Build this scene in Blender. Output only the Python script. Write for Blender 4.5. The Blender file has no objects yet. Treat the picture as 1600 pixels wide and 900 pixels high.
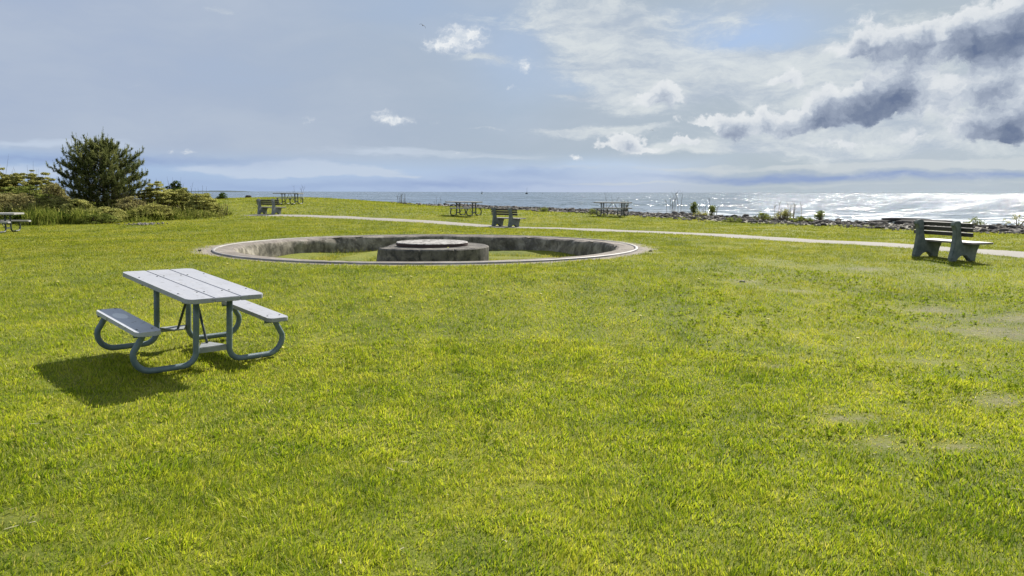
import bpy, bmesh, math, random
import numpy as np
from mathutils import Vector, Matrix

R = math.radians
rng = np.random.default_rng(7)
random.seed(7)
S = bpy.context.scene
COL = S.collection
EYE = 1.8                      # eye height above the datum
F = 1150.0                     # focal length in pixels of the 1600 px wide photograph
PITCH = math.atan(150.0 / F)
ROLL = 0.0028
SEA = -2.4 + EYE
SUN_AZ, SUN_EL = R(29), R(39.6)

# ---------------------------------------------------------------- helpers
def tag(o, label=None, cat=None, group=None, kind=None):
    if label: o['label'] = label
    if cat: o['category'] = cat
    if group: o['group'] = group
    if kind: o['kind'] = kind
    return o

def empty(name, loc, label, cat, group=None, rot=(0, 0, 0)):
    o = bpy.data.objects.new(name, None)
    o.empty_display_size = 0.2
    o.location = loc; o.rotation_euler = rot
    COL.objects.link(o)
    return tag(o, label, cat, group)

def link(name, me, mat=None, parent=None, smooth=False):
    o = bpy.data.objects.new(name, me)
    COL.objects.link(o)
    if mat: me.materials.append(mat)
    if parent: o.parent = parent
    if smooth:
        me.polygons.foreach_set('use_smooth', np.ones(len(me.polygons), bool))
    return o

def bm_obj(name, bm, mat, parent=None, smooth=False):
    me = bpy.data.meshes.new(name)
    bm.normal_update(); bm.to_mesh(me); bm.free()
    return link(name, me, mat, parent, smooth)

def np_mesh(name, V, loops, starts, totals, attrs=None):
    me = bpy.data.meshes.new(name)
    me.vertices.add(len(V)); me.vertices.foreach_set('co', np.ascontiguousarray(V, np.float32).ravel())
    me.loops.add(len(loops)); me.loops.foreach_set('vertex_index', np.ascontiguousarray(loops, np.int32))
    me.polygons.add(len(starts))
    me.polygons.foreach_set('loop_start', np.ascontiguousarray(starts, np.int32))
    for k, a in (attrs or {}).items():
        at = me.attributes.new(k, 'FLOAT', 'POINT'); at.data.foreach_set('value', np.ascontiguousarray(a, np.float32))
    me.update(calc_edges=True)
    return me

def tri_mesh(name, V, T, attrs=None):
    T = np.asarray(T)
    return np_mesh(name, V, T.ravel(), np.arange(len(T)) * T.shape[1], None, attrs)

def box_into(bm, sx, sy, sz, c=(0, 0, 0), rot=None, bevel=0.0, seg=2):
    r = bmesh.ops.create_cube(bm, size=1.0)
    vs = r['verts']
    for v in vs: v.co = Vector((v.co.x * sx, v.co.y * sy, v.co.z * sz))
    if bevel:
        es = list({e for v in vs for e in v.link_edges})
        rb = bmesh.ops.bevel(bm, geom=es, offset=bevel, segments=seg, affect='EDGES', profile=0.5)
        vs = list({v for f in rb['faces'] for v in f.verts} | {v for v in vs if v.is_valid})
    for v in vs:
        co = v.co
        if rot: co = rot @ co
        v.co = co + Vector(c)

def tube_into(bm, pts, rad, seg=10, caps=True):
    pts = [Vector(p) for p in pts]
    rads = rad if isinstance(rad, (list, tuple)) else [rad] * len(pts)
    rings = []; up = None
    for i, p in enumerate(pts):
        t = (pts[min(i + 1, len(pts) - 1)] - pts[max(i - 1, 0)]).normalized()
        if up is None:
            a = Vector((0, 0, 1)) if abs(t.z) < 0.9 else Vector((1, 0, 0))
            up = (a - t * a.dot(t)).normalized()
        else:
            up = (up - t * up.dot(t)).normalized()
        sd = t.cross(up)
        rings.append([bm.verts.new(p + (up * math.cos(2 * math.pi * k / seg) + sd * math.sin(2 * math.pi * k / seg)) * rads[i]) for k in range(seg)])
    for a, b in zip(rings[:-1], rings[1:]):
        for k in range(seg):
            bm.faces.new((a[k], a[(k + 1) % seg], b[(k + 1) % seg], b[k]))
    if caps:
        bm.faces.new(rings[0][::-1]); bm.faces.new(rings[-1])

def arc(c, r, a0, a1, n):
    return [(c[0] + r * math.cos(a0 + (a1 - a0) * i / n), c[1] + r * math.sin(a0 + (a1 - a0) * i / n)) for i in range(n + 1)]

# ---------------------------------------------------------------- node helpers
class NT:
    def __init__(s, nt): s.t = nt; nt.nodes.clear()
    def n(s, typ, ins=None, **kw):
        nd = s.t.nodes.new(typ)
        for k, v in kw.items(): setattr(nd, k, v)
        for k, v in (ins or {}).items(): s.put(nd.inputs[k], v)
        return nd
    def put(s, sock, v):
        if hasattr(v, 'is_output') or hasattr(v, 'links'): s.t.links.new(v, sock)
        else:
            if hasattr(sock.default_value, '__len__') and not hasattr(v, '__len__'): v = (v,) * len(sock.default_value)
            if hasattr(sock.default_value, '__len__') and len(sock.default_value) == 4 and len(v) == 3: v = (*v, 1)
            sock.default_value = v
    def m(s, op, a, b=None, c=None, clamp=False):
        nd = s.t.nodes.new('ShaderNodeMath'); nd.operation = op; nd.use_clamp = clamp
        for i, v in enumerate((a, b, c)):
            if v is not None: s.put(nd.inputs[i], v)
        return nd.outputs[0]
    def vm(s, op, a, b=None, c=None):
        nd = s.t.nodes.new('ShaderNodeVectorMath'); nd.operation = op
        for i, v in enumerate((a, b, c)):
            if v is not None: s.put(nd.inputs[i], v)
        return nd.outputs['Value'] if op in ('DOT_PRODUCT', 'LENGTH', 'DISTANCE') else nd.outputs[0]
    def ss(s, v, a, b, lo=0.0, hi=1.0):
        nd = s.t.nodes.new('ShaderNodeMapRange'); nd.interpolation_type = 'SMOOTHSTEP'
        for i, x in enumerate((v, a, b, lo, hi)): s.put(nd.inputs[i], x)
        return nd.outputs[0]
    def mix(s, f, a, b, typ='MIX'):
        nd = s.t.nodes.new('ShaderNodeMix'); nd.data_type = 'RGBA'; nd.blend_type = typ
        s.put(nd.inputs[0], f); s.put(nd.inputs[6], a); s.put(nd.inputs[7], b)
        return nd.outputs[2]
    def noise(s, vec, scale, detail=4, rough=0.55, dist=0.0, out='Fac'):
        nd = s.n('ShaderNodeTexNoise', {'Scale': scale, 'Detail': detail, 'Roughness': rough, 'Distortion': dist})
        if vec is not None: s.put(nd.inputs['Vector'], vec)
        return nd.outputs[out]
    def attr(s, name, out='Fac'):
        nd = s.t.nodes.new('ShaderNodeAttribute'); nd.attribute_name = name
        return nd.outputs[out]
    def ramp(s, f, stops):
        nd = s.t.nodes.new('ShaderNodeValToRGB'); e = nd.color_ramp.elements
        e[0].position, e[0].color = stops[0][0], (*stops[0][1], 1)
        e[1].position, e[1].color = stops[-1][0], (*stops[-1][1], 1)
        for p, c in stops[1:-1]:
            x = e.new(p); x.color = (*c, 1)
        s.put(nd.inputs[0], f); return nd.outputs[0]
    def scale(s, v, k):
        nd = s.t.nodes.new('ShaderNodeVectorMath'); nd.operation = 'MULTIPLY'
        s.put(nd.inputs[0], v); s.put(nd.inputs[1], k); return nd.outputs[0]

def new_mat(name):
    m = bpy.data.materials.new(name); m.use_nodes = True
    return m, NT(m.node_tree)

def principled(nt, col, rough=0.6, spec=0.5, metal=0.0, bump=None, bdist=0.01, bstr=0.6):
    p = nt.n('ShaderNodeBsdfPrincipled', {'Base Color': col, 'Roughness': rough, 'Specular IOR Level': spec, 'Metallic': metal})
    if bump is not None:
        b = nt.n('ShaderNodeBump', {'Height': bump, 'Distance': bdist, 'Strength': bstr})
        nt.put(p.inputs['Normal'], b.outputs[0])
    o = nt.n('ShaderNodeOutputMaterial'); nt.t.links.new(p.outputs[0], o.inputs[0])
    return p

# ---------------------------------------------------------------- terrain
RC = np.array([-2.19, 19.98]); RZ = -1.452 + EYE      # gun mount ring centre
CTRL = [(0, -6, -1.9), (0, 0, -1.86), (0, 4, -1.9), (-2.8, 7.1, -1.78), (-3.6, 8.3, -1.72), (-6, 5, -1.72), (-8, 9, -1.62),
        (3, 6, -1.92), (6, 8, -1.86), (12, 9, -1.75), (10, 3, -1.9), (-10, 2, -1.75),
        (-0.37, 35, -1.56), (-13.4, 40.7, -1.31), (9.43, 16, -1.47), (5.4, 40, -1.3), (-2.4, 39.5, -1.29), (-14.5, 48.7, -.93),
        (-18.6, 27.4, -1.62), (-19, 36.7, -1.5), (-16.4, 42, -1.33), (17, 17.4, -1.48), (16.9, 27.8, -1.45), (13.9, 32, -1.42), (7, 40.4, -1.3),
        (2, 48, -1.22), (-4.8, 55, -1.08), (-11, 63, -.85), (-16, 62, -.55), (-21.5, 62, -.5), (-23.5, 60, -.6), (-30, 30, -1.5), (-40, 45, -1.2),
        (-30, 55, -1.0), (30, 15, -1.5), (30, 22, -1.5), (-45, 20, -1.5), (45, 5, -1.6), (-50, 62, -1.0), (-13, 19, -1.5), (5.5, 22, -1.46), (-8, 30, -1.48)]
for k in range(10):
    a = k * math.pi / 5
    for rr in (6.0, 7.6):
        yy = 19.98 + rr * math.sin(a)
        CTRL.append((-2.19 + rr * math.cos(a), yy, -1.452 - .006 * (yy - 19.98)))
CT = np.array(CTRL, float)
def _phi(d2): return 0.5 * d2 * np.log(d2 + 1e-9)
_d2 = ((CT[:, None, :2] - CT[None, :, :2]) ** 2).sum(-1)
_n = len(CT)
_A = np.zeros((_n + 3, _n + 3)); _A[:_n, :_n] = _phi(_d2) + np.eye(_n) * 2.0
_A[:_n, _n] = 1; _A[:_n, _n + 1:] = CT[:, :2]; _A[_n, :_n] = 1; _A[_n + 1:, :_n] = CT[:, :2].T
_W = np.linalg.solve(_A, np.concatenate([CT[:, 2] + EYE, np.zeros(3)]))
EX = np.array([-140, -40, -23.5, -16, -11, -4.8, 2, 7, 13.9, 16.9, 24, 40, 80, 140.])
EY = np.array([62, 61, 61, 62, 62, 55, 48, 40.8, 32.5, 28.5, 24, 17, 2, -10.])
def edge_s(x, y): return (y - np.interp(x, EX, EY)) * 0.78
def sm(t, a, b):
    t = np.clip((t - a) / (b - a), 0, 1); return t * t * (3 - 2 * t)
def land_only(x, y):
    x = np.asarray(x, float); y = np.asarray(y, float)
    out = np.zeros(x.shape) + _W[_n] + _W[_n + 1] * x + _W[_n + 2] * y
    for i in range(_n):
        out += _W[i] * _phi((x - CT[i, 0]) ** 2 + (y - CT[i, 1]) ** 2)
    # the mown bumps of an old lawn
    out += 0.012 * np.sin(x * 1.9 + 1.3 * np.sin(y * 0.9)) * np.sin(y * 1.6 + x * .5) + 0.02 * np.sin(x * .55 + 2) * np.sin(y * .7)
    return np.clip(out, -2.2 + EYE, 1.5)
def ground(x, y):
    x = np.asarray(x, float); y = np.asarray(y, float)
    ye = np.interp(x, EX, EY)
    z = land_only(np.clip(x, -60, 60), np.minimum(y, ye))
    s = (y - ye) * 0.78
    b = sm(x, -9, -3)
    z = z + b * 0.09 * sm(s, -0.5, 2.5)
    t = sm(s, 1 + 3.0 * b, 13 + 4 * b)
    return z * (1 - t) + (SEA - 1.5) * t

def ray(u, v):
    du, dv = u - 800.0, v - 450.0
    a, b = du + ROLL * dv, dv - ROLL * du
    c, s = math.cos(PITCH), math.sin(PITCH)
    return np.array([a / F, c - (b / F) * s, -s - (b / F) * c])
def on_ground(u, v):
    d = ray(u, v); ts = np.linspace(1.5, 130, 4000)
    P = d[None] * ts[:, None]; h = P[:, 2] + EYE - ground(P[:, 0], P[:, 1])
    i = np.argmax(h < 0) if (h < 0).any() else len(ts) - 1
    return float(P[i, 0]), float(P[i, 1])
def at_depth(u, v, d):
    r = ray(u, v); r = r * (d / r[1]); return Vector((r[0], r[1], r[2] + EYE))
def gz(x, y): return float(ground(np.array([x]), np.array([y]))[0])

# ---------------------------------------------------------------- path
PATH_PX = [(446, 336.5), (500, 338.4), (560, 341), (630, 344.8), (700, 348.8), (800, 354), (900, 357.8), (1000, 362), (1100, 366.5), (1200, 371.5), (1300, 378), (1400, 385), (1500, 391.5), (1600, 398.5)]
pp = [on_ground(*p) for p in PATH_PX]
pp = [(pp[0][0] - 2.2, pp[0][1] + 0.9), (pp[0][0] - 1.0, pp[0][1] + 0.5)] + pp
dx, dy = pp[-1][0] - pp[-3][0], pp[-1][1] - pp[-3][1]
pp += [(pp[-1][0] + dx * k, pp[-1][1] + dy * k) for k in (0.5, 1, 2, 4)]
pp = np.array(pp)
for _ in range(3):
    pp[1:-1] = pp[1:-1] * 0.5 + (pp[:-2] + pp[2:]) * 0.25
def resample(P, step):
    L = np.concatenate([[0], np.cumsum(np.linalg.norm(np.diff(P, axis=0), axis=1))])
    t = np.arange(0, L[-1], step)
    return np.stack([np.interp(t, L, P[:, 0]), np.interp(t, L, P[:, 1])], 1)
PC = resample(pp, 0.35); PATH_W = 0.78
def path_dist(x, y):
    d = np.full(x.shape, 1e9)
    for p in PC: d = np.minimum(d, (x - p[0]) ** 2 + (y - p[1]) ** 2)
    return np.sqrt(d)

# bare worn spots in the lawn: pixel centre, radius across / in depth in metres
BARE = [(1335, 658, .34, .16), (1392, 692, .30, .16), (1300, 640, .16, .08), (1540, 520, .9, .45), (1450, 487, .7, .35), (1575, 500, .8, .5), (1165, 441, .45, .3),
        (1210, 573, .16, .07), (1560, 630, .4, .22), (1440, 565, .3, .12), (18, 812, .16, .09), (225, 351, .7, .6), (1340, 420, .6, .35), (1240, 455, .4, .25), (1500, 700, .2, .1), (60, 870, .07, .05), (640, 724, .08, .05), (1020,395,.3,.2)]
BARE = [(*on_ground(u, v), a, b) for u, v, a, b in BARE]
def vnoise(x, y, f, seed=0):
    x = x * f; y = y * f
    xi = np.floor(x).astype(np.int64); yi = np.floor(y).astype(np.int64)
    fx = x - xi; fy = y - yi; fx = fx * fx * (3 - 2 * fx); fy = fy * fy * (3 - 2 * fy)
    def h(a, b):
        n = (a * 374761393 + b * 668265263 + seed * 1442695041) & 0x7fffffff
        n = ((n ^ (n >> 13)) * 1274126177) & 0x7fffffff
        return ((n ^ (n >> 16)) & 0xffff) / 65535.0
    return (h(xi, yi) * (1 - fx) + h(xi + 1, yi) * fx) * (1 - fy) + (h(xi, yi + 1) * (1 - fx) + h(xi + 1, yi + 1) * fx) * fy
def fbm(x, y, f, seed=0, o=3):
    s = 0; a = 0.5; t = 0
    for k in range(o):
        s = s + a * vnoise(x, y, f * 2 ** k, seed + k * 17); t += a; a *= 0.5
    return s / t
def bare_mask(x, y):
    m = np.zeros(x.shape)
    wx = (vnoise(x, y, 2.2, 5) - .5); wy = (vnoise(x, y, 2.2, 9) - .5)
    for cx, cy, a, b in BARE:
        q = ((x - cx) / a + wx) ** 2 + ((y - cy) / b + wy) ** 2
        m = np.maximum(m, np.exp(-q))
    right = sm(x - 0.15 * y, 0.2, 2.5)
    m = np.maximum(m, right * 0.45 * sm(fbm(x, y, 0.9, 31), 0.60, 0.78))
    return m
def ring_r(x, y): return np.hypot(x - RC[0], y - RC[1])
RW, RI = 5.63, 4.95
def gravel_mask(x, y):
    a = np.arctan2(y - RC[1], x - RC[0])
    side = 0.35 + 0.65 * np.abs(np.cos(a)) ** 3
    return 1 - sm(ring_r(x, y) + (vnoise(x, y, 2.5, 3) - .5) * .25, RW + 0.05, RW + 0.1 + .5 * side)

# ---------------------------------------------------------------- materials
def grass_colors(nt, pos):
    big = nt.noise(pos, 0.35, 3, 0.6); mid = nt.noise(pos, 1.6, 4, 0.6); fine = nt.noise(pos, 9.0, 2, 0.6)
    f = nt.m('MULTIPLY_ADD', nt.m('SUBTRACT', mid, .5), 0.75, nt.m('MULTIPLY_ADD', nt.m('SUBTRACT', big, .5), .65, .57)); f = nt.m('MULTIPLY_ADD', nt.m('SUBTRACT', fine, .5), 0.4, f)
    f = nt.m('ADD', f, .07)
    return f

def mat_blades():
    m, nt = new_mat('grass_blades')
    pos = nt.n('ShaderNodeNewGeometry').outputs['Position']
    f = grass_colors(nt, pos)
    rnd = nt.attr('rnd'); dry = nt.attr('dry')
    f2 = nt.m('ADD', f, nt.m('MULTIPLY', nt.m('SUBTRACT', rnd, 0.5), 0.55))
    c = nt.ramp(f2, [(0.30, (.115, .190, .014)), (0.55, (.255, .330, .022)), (0.76, (.395, .440, .040)), (0.97, (.52, .51, .085))])
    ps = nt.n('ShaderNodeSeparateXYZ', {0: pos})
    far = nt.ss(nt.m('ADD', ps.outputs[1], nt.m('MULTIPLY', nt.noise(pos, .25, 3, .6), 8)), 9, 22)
    c = nt.mix(far, c, nt.mix(1.0, c, (.74, .68, 1.0), 'MULTIPLY'))  # far blades coloured duller, standing in for dimmer light at distance
    c = nt.mix(dry, c, (.50, .43, .20))
    d = nt.n('ShaderNodeBsdfDiffuse', {'Color': c})
    t = nt.n('ShaderNodeBsdfTranslucent', {'Color': nt.mix(1.0, c, (1.0, 1.0, .55), 'MULTIPLY')})
    g = nt.n('ShaderNodeBsdfGlossy', {'Color': (1, .95, .6), 'Roughness': .45})
    a = nt.n('ShaderNodeMixShader', {0: 0.58}); nt.t.links.new(d.outputs[0], a.inputs[1]); nt.t.links.new(t.outputs[0], a.inputs[2])
    b = nt.n('ShaderNodeMixShader', {0: 0.02}); nt.t.links.new(a.outputs[0], b.inputs[1]); nt.t.links.new(g.outputs[0], b.inputs[2])
    o = nt.n('ShaderNodeOutputMaterial'); nt.t.links.new(b.outputs[0], o.inputs[0])
    return m

def mat_ground():
    m, nt = new_mat('lawn_ground')
    pos = nt.n('ShaderNodeNewGeometry').outputs['Position']
    f = grass_colors(nt, pos)
    c = nt.ramp(f, [(0.34, (.055, .085, .008)), (0.6, (.13, .155, .012)), (0.95, (.22, .22, .025))])
    fine = nt.noise(pos, 40, 3, 0.7)
    c = nt.mix(nt.m('MULTIPLY', fine, 0.3), c, (.12, .105, .03))
    dirt = nt.mix(nt.ss(nt.noise(pos, 45, 6, 0.8), .35, .65), (.11, .092, .055), (.27, .235, .165))
    c = nt.mix(nt.m('MULTIPLY', nt.ss(nt.m('ADD', nt.attr('bare'), nt.m('MULTIPLY', nt.m('SUBTRACT', nt.noise(pos, 13, 6, .75), .5), 1.8)), .45, 1.15), .62), c, dirt)
    grav = nt.mix(nt.noise(pos, 60, 3, 0.8), (.14, .12, .10), (.36, .315, .27))
    c = nt.mix(nt.attr('gravel'), c, grav)
    shore = nt.mix(nt.noise(pos, 6, 5, 0.7), (.10, .09, .075), (.26, .24, .20))
    c = nt.mix(nt.attr('shore'), c, shore)
    principled(nt, c, 0.9, 0.2, bump=nt.noise(pos, 30, 4, 0.7), bdist=0.03, bstr=0.7)
    return m

def mat_concrete(name, base, pale, dark, streak=0.5, scale=1.0):
    m, nt = new_mat(name)
    pos = nt.n('ShaderNodeNewGeometry').outputs['Position']
    tc = nt.scale(pos, (1, 1, .75))
    c = nt.mix(nt.ss(nt.noise(pos, 3.5 * scale, 6, 0.65), .4, .68), base, pale)
    c = nt.mix(nt.m('MULTIPLY', nt.ss(nt.noise(tc, 2.6 * scale, 8, 0.75, .4), .42, .60), streak), c, dark)
    c = nt.mix(nt.m('MULTIPLY', nt.ss(nt.noise(pos, 1.1 * scale, 6, 0.7), .52, .68), streak * .8), c, dark)
    c = nt.mix(nt.m('MULTIPLY', nt.ss(nt.noise(pos, 60 * scale, 2, 0.7), .5, .8), .35), c, dark)
    principled(nt, c, 0.9, 0.2, bump=nt.noise(pos, 26, 8, 0.72), bdist=0.025, bstr=0.7)
    return m

def mat_paint(name, base, worn, specks=0.5, rough=0.5, oval=None):
    m, nt = new_mat(name)
    oc = nt.n('ShaderNodeTexCoord').outputs['Object']
    st = nt.scale(oc, (1.2, 9, 9))
    c = nt.mix(nt.ss(nt.noise(st, 3, 6, 0.65), .45, .8), base, worn)
    c = nt.mix(nt.m('MULTIPLY', nt.ss(nt.noise(oc, 16, 3, 0.6), .60, .68), specks), c, (.16, .15, .14))
    c = nt.mix(nt.m('MULTIPLY', nt.ss(nt.noise(oc, 2.3, 3, 0.6), .50, .75), .4), c, (.25, .25, .26))
    if oval:
        q = nt.vm('LENGTH', nt.vm('MULTIPLY', nt.vm('SUBTRACT', oc, oval[0]), oval[1]))
        c = nt.mix(nt.ss(q, 1.05, .8), c, (.60, .61, .62))  # oval area mixed to a paler grey
    principled(nt, c, rough, 0.4, bump=nt.noise(nt.scale(oc, (1.5, 18, 18)), 4, 3, 0.6), bdist=0.002, bstr=0.4)
    return m

def mat_simple(name, c1, c2, scale=8, rough=0.6, spec=0.4, metal=0.0, bump=0.004):
    m, nt = new_mat(name)
    oc = nt.n('ShaderNodeTexCoord').outputs['Object']
    c = nt.mix(nt.ss(nt.noise(oc, scale, 5, 0.65), .35, .7), c1, c2)
    principled(nt, c, rough, spec, metal, bump=nt.noise(oc, scale * 5, 4, .7), bdist=bump, bstr=.5)
    return m

def mat_leaf(name, c1, c2, trans=0.4, scale=2.0):
    m, nt = new_mat(name)
    pos = nt.n('ShaderNodeNewGeometry').outputs['Position']
    f = nt.m('ADD', nt.m('MULTIPLY', nt.noise(pos, scale, 3, .6), .6), nt.m('MULTIPLY', nt.attr('rnd'), .6))
    c = nt.mix(nt.ss(f, .3, .95), c1, c2)
    d = nt.n('ShaderNodeBsdfDiffuse', {'Color': c}); t = nt.n('ShaderNodeBsdfTranslucent', {'Color': c})
    a = nt.n('ShaderNodeMixShader', {0: trans}); nt.t.links.new(d.outputs[0], a.inputs[1]); nt.t.links.new(t.outputs[0], a.inputs[2])
    o = nt.n('ShaderNodeOutputMaterial'); nt.t.links.new(a.outputs[0], o.inputs[0])
    return m

def mat_rock(name, stops):
    m, nt = new_mat(name)
    pos = nt.n('ShaderNodeNewGeometry').outputs['Position']
    f = nt.m('ADD', nt.m('MULTIPLY', nt.attr('rnd'), .7), nt.m('MULTIPLY', nt.noise(pos, 7, 5, .65), .4))
    c = nt.ramp(f, stops)
    principled(nt, c, 0.95, 0.12, bump=nt.noise(pos, 18, 6, .7), bdist=0.03, bstr=.7)
    return m

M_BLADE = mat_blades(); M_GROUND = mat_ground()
M_CONC_WALL = mat_concrete('weathered_concrete_wall', (.235, .210, .168), (.39, .355, .30), (.036, .034, .029), .68)
M_CONC_TOP = mat_concrete('concrete_top', (0.225, 0.195, 0.171), (0.295, 0.266, 0.236), (0.094, 0.083, 0.071), .5)
M_CONC_PED = mat_concrete('pedestal_concrete', (0.140, 0.129, 0.112), (0.235, 0.213, 0.185), (0.028, 0.028, 0.031), .75)
M_TABLE = mat_paint('grey_table_paint', (0.323, 0.330, 0.363), (0.388, 0.388, 0.408), .6, .5)
M_SEAT_LIFT = mat_paint('grey_seat_paint_lifted', (.40, .415, .455), (.47, .48, .505), .8, .5, oval=((.98, .655, .447), (7.0, 15, 4)))  # shaded left seat: table grey lightened, fill light put into the paint
M_PIPE = mat_simple('blue_grey_pipe', (0.104, 0.152, 0.176), (0.160, 0.208, 0.224), 10, .42, .5)
M_PIPE_DARK = mat_simple('dark_pipe', (0.038, 0.049, 0.053), (0.068, 0.083, 0.083), 10, .45, .5)
M_PLATE = mat_simple('galvanised_plate', (0.223, 0.240, 0.251), (0.290, 0.302, 0.307), 14, .45, .5)
M_TABLE_FAR = mat_paint('weathered_wood_top', (.40, .385, .38), (.50, .48, .46), .3, .6)
M_BENCH_C = mat_simple('green_grey_concrete', (.125, .150, .143), (.215, .235, .215), 7, .85, .2, bump=.010)
M_BENCH_C2 = mat_simple('grey_concrete_support', (0.192, 0.208, 0.216), (0.264, 0.280, 0.280), 9, .8, .25, bump=.008)
M_WOOD = mat_paint('dark_bench_slat', (.050, .044, .041), (.085, .075, .068), .3, .6)
M_WOODTOP = mat_paint('greyed_bench_seat', (0.210, 0.188, 0.173), (0.270, 0.247, 0.225), .4, .55)

# ---------------------------------------------------------------- ground sheet
def graded(lo, hi, f):
    out = [lo]
    while out[-1] < hi: out.append(out[-1] + f(out[-1]))
    return np.array(out)
gx = graded(-140, 140, lambda x: 0.22 if -9 < x < 13 else min(0.22 + 0.08 * max(-9 - x, x - 13), 3.0))
gy = graded(-25, 110, lambda y: 0.16 if 2 < y < 15 else (0.3 if 15 <= y < 30 else (min(.3 + .03 * (y - 30), 2.0) if y >= 30 else 1.0)))
X, Y = np.meshgrid(gx, gy)
xs, ys = X.ravel().copy(), Y.ravel().copy()
rr = ring_r(xs, ys)
inside = rr < RW
nx, ny = len(gx), len(gy)
idx = np.arange(nx * ny).reshape(ny, nx)
Q = np.stack([idx[:-1, :-1], idx[:-1, 1:], idx[1:, 1:], idx[1:, :-1]], -1).reshape(-1, 4)
Q = Q[~inside[Q].all(1)]
mv = inside & (rr > 0.1)                                   # inner verts of kept faces slide onto the circle
k = RW / np.maximum(rr, .1)
xs[mv] = RC[0] + (xs[mv] - RC[0]) * k[mv]; ys[mv] = RC[1] + (ys[mv] - RC[1]) * k[mv]
zs = ground(xs, ys)
near_r = 1 - sm(ring_r(xs, ys), RW, RW + .5)
zring = RZ - .006 * (ys - RC[1]) - .012
zs = zs * (1 - near_r) + zring * near_r
sA = edge_s(xs, ys)
shore = sm(sA + (vnoise(xs, ys, .6, 4) - .5) * 2.5, -.6, .6) * np.maximum(sm(xs, -10, -5), sm(sA, 2, 4))
me = tri_mesh('lawn', np.stack([xs, ys, zs], 1), Q, {'bare': bare_mask(xs, ys), 'gravel': gravel_mask(xs, ys), 'shore': shore})
tag(link('lawn', me, M_GROUND, smooth=True), 'mown yellow green lawn rising gently to the shore', kind='structure')

# ---------------------------------------------------------------- sea
def build_sea():
    m, nt = new_mat('sea_water')
    pos = nt.n('ShaderNodeNewGeometry').outputs['Position']
    nrm = None
    for sc, amp, st in ((2.6, 1.15, (1, .8, 1)), (.8, 1.45, (1, 1, 1)), (.2, 1.15, (1, 1, 1)), (.04, .6, (.7, 1, 1))):
        n = nt.noise(nt.scale(pos, st), sc, 2, .55, out='Color')
        v = nt.vm('MULTIPLY', nt.vm('SUBTRACT', n, (.5, .5, .5)), (amp, amp, 0))
        nrm = v if nrm is None else nt.vm('ADD', nrm, v)
    N = nt.vm('NORMALIZE', nt.vm('ADD', nrm, (0, 0, 1)))
    sep = nt.n('ShaderNodeSeparateXYZ', {0: pos})
    w = nt.noise(nt.scale(pos, (.5, 1, 1)), .02, 3, .6)
    c = nt.mix(w, (.030, .060, .075), (.060, .095, .105))
    p = nt.n('ShaderNodeBsdfPrincipled', {'Base Color': c, 'Roughness': .10, 'IOR': 1.33, 'Normal': N})
    # breaking surf over the ledges and stray white caps
    near = nt.attr('surf')
    surf = nt.m('MULTIPLY', nt.ss(nt.noise(nt.scale(pos, (.5, 1.0, 1)), .40, 7, .72, .4), .47, .58), near)
    caps = nt.m('MULTIPLY', nt.ss(nt.noise(nt.scale(pos, (1.0, .35, 1)), .045, 7, .72), .655, .70), nt.ss(sep.outputs[0], 80, -60))
    foam = nt.n('ShaderNodeBsdfDiffuse', {'Color': (.80, .82, .84)})
    mx = nt.n('ShaderNodeMixShader', {0: nt.m('MAXIMUM', surf, caps, clamp=True)})
    nt.t.links.new(p.outputs[0], mx.inputs[1]); nt.t.links.new(foam.outputs[0], mx.inputs[2])
    o = nt.n('ShaderNodeOutputMaterial'); nt.t.links.new(mx.outputs[0], o.inputs[0])
    ax = np.concatenate([-np.geomspace(24000, 160, 26), np.arange(-150, 151, 5.), np.geomspace(160, 24000, 26)])
    ay = np.concatenate([[-400, -150, -60, -30], np.arange(-10, 260, 4.), np.geomspace(265, 30000, 40)])
    X, Y = np.meshgrid(ax, ay); x, y = X.ravel(), Y.ravel()
    idx = np.arange(len(x)).reshape(X.shape)
    Q = np.stack([idx[:-1, :-1], idx[:-1, 1:], idx[1:, 1:], idx[1:, :-1]], -1).reshape(-1, 4)
    s = edge_s(x, y)
    surf = sm(x, 14, 26) * (1 - sm(s, 34, 75)) * sm(s, 2, 8)
    me = tri_mesh('sea', np.stack([x, y, np.full(x.shape, SEA)], 1), Q, {'surf': surf})
    tag(link('sea', me, m), 'blue grey sea glittering under the sun', kind='structure')
build_sea()

# distant low spit on the left horizon
def build_spit():
    bm = bmesh.new(); n = 60
    pa, pb = at_depth(290, 300, 2600), at_depth(392, 300, 2600)
    rows = []
    for i in range(n + 1):
        t = i / n; p = pa.lerp(pb, t)
        h = (3.0 + 4.2 * fbm(np.array([t * 9.]), np.array([.3]), 1.0, 3)[0]) * math.sin(math.pi * min(1, .08 + t * .95)) ** .5 * (1 if fbm(np.array([t * 7.]), np.array([2.]), 1.7, 8)[0] > .38 else .35)
        rows.append([bm.verts.new((p.x, p.y - 40, SEA - .5)), bm.verts.new((p.x, p.y - 12, SEA + h * .8)), bm.verts.new((p.x, p.y + 15, SEA + h)), bm.verts.new((p.x, p.y + 60, SEA - .5))])
    for a, b in zip(rows[:-1], rows[1:]):
        for k in range(3): bm.faces.new((a[k], b[k], b[k + 1], a[k + 1]))
    o = bm_obj('distant_headland', bm, mat_simple('far_land', (.05, .07, .075), (.08, .10, .10), .05, .9, .1), smooth=True)
    tag(o, 'low dark spit of land on the left horizon', kind='structure')
build_spit()

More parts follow.
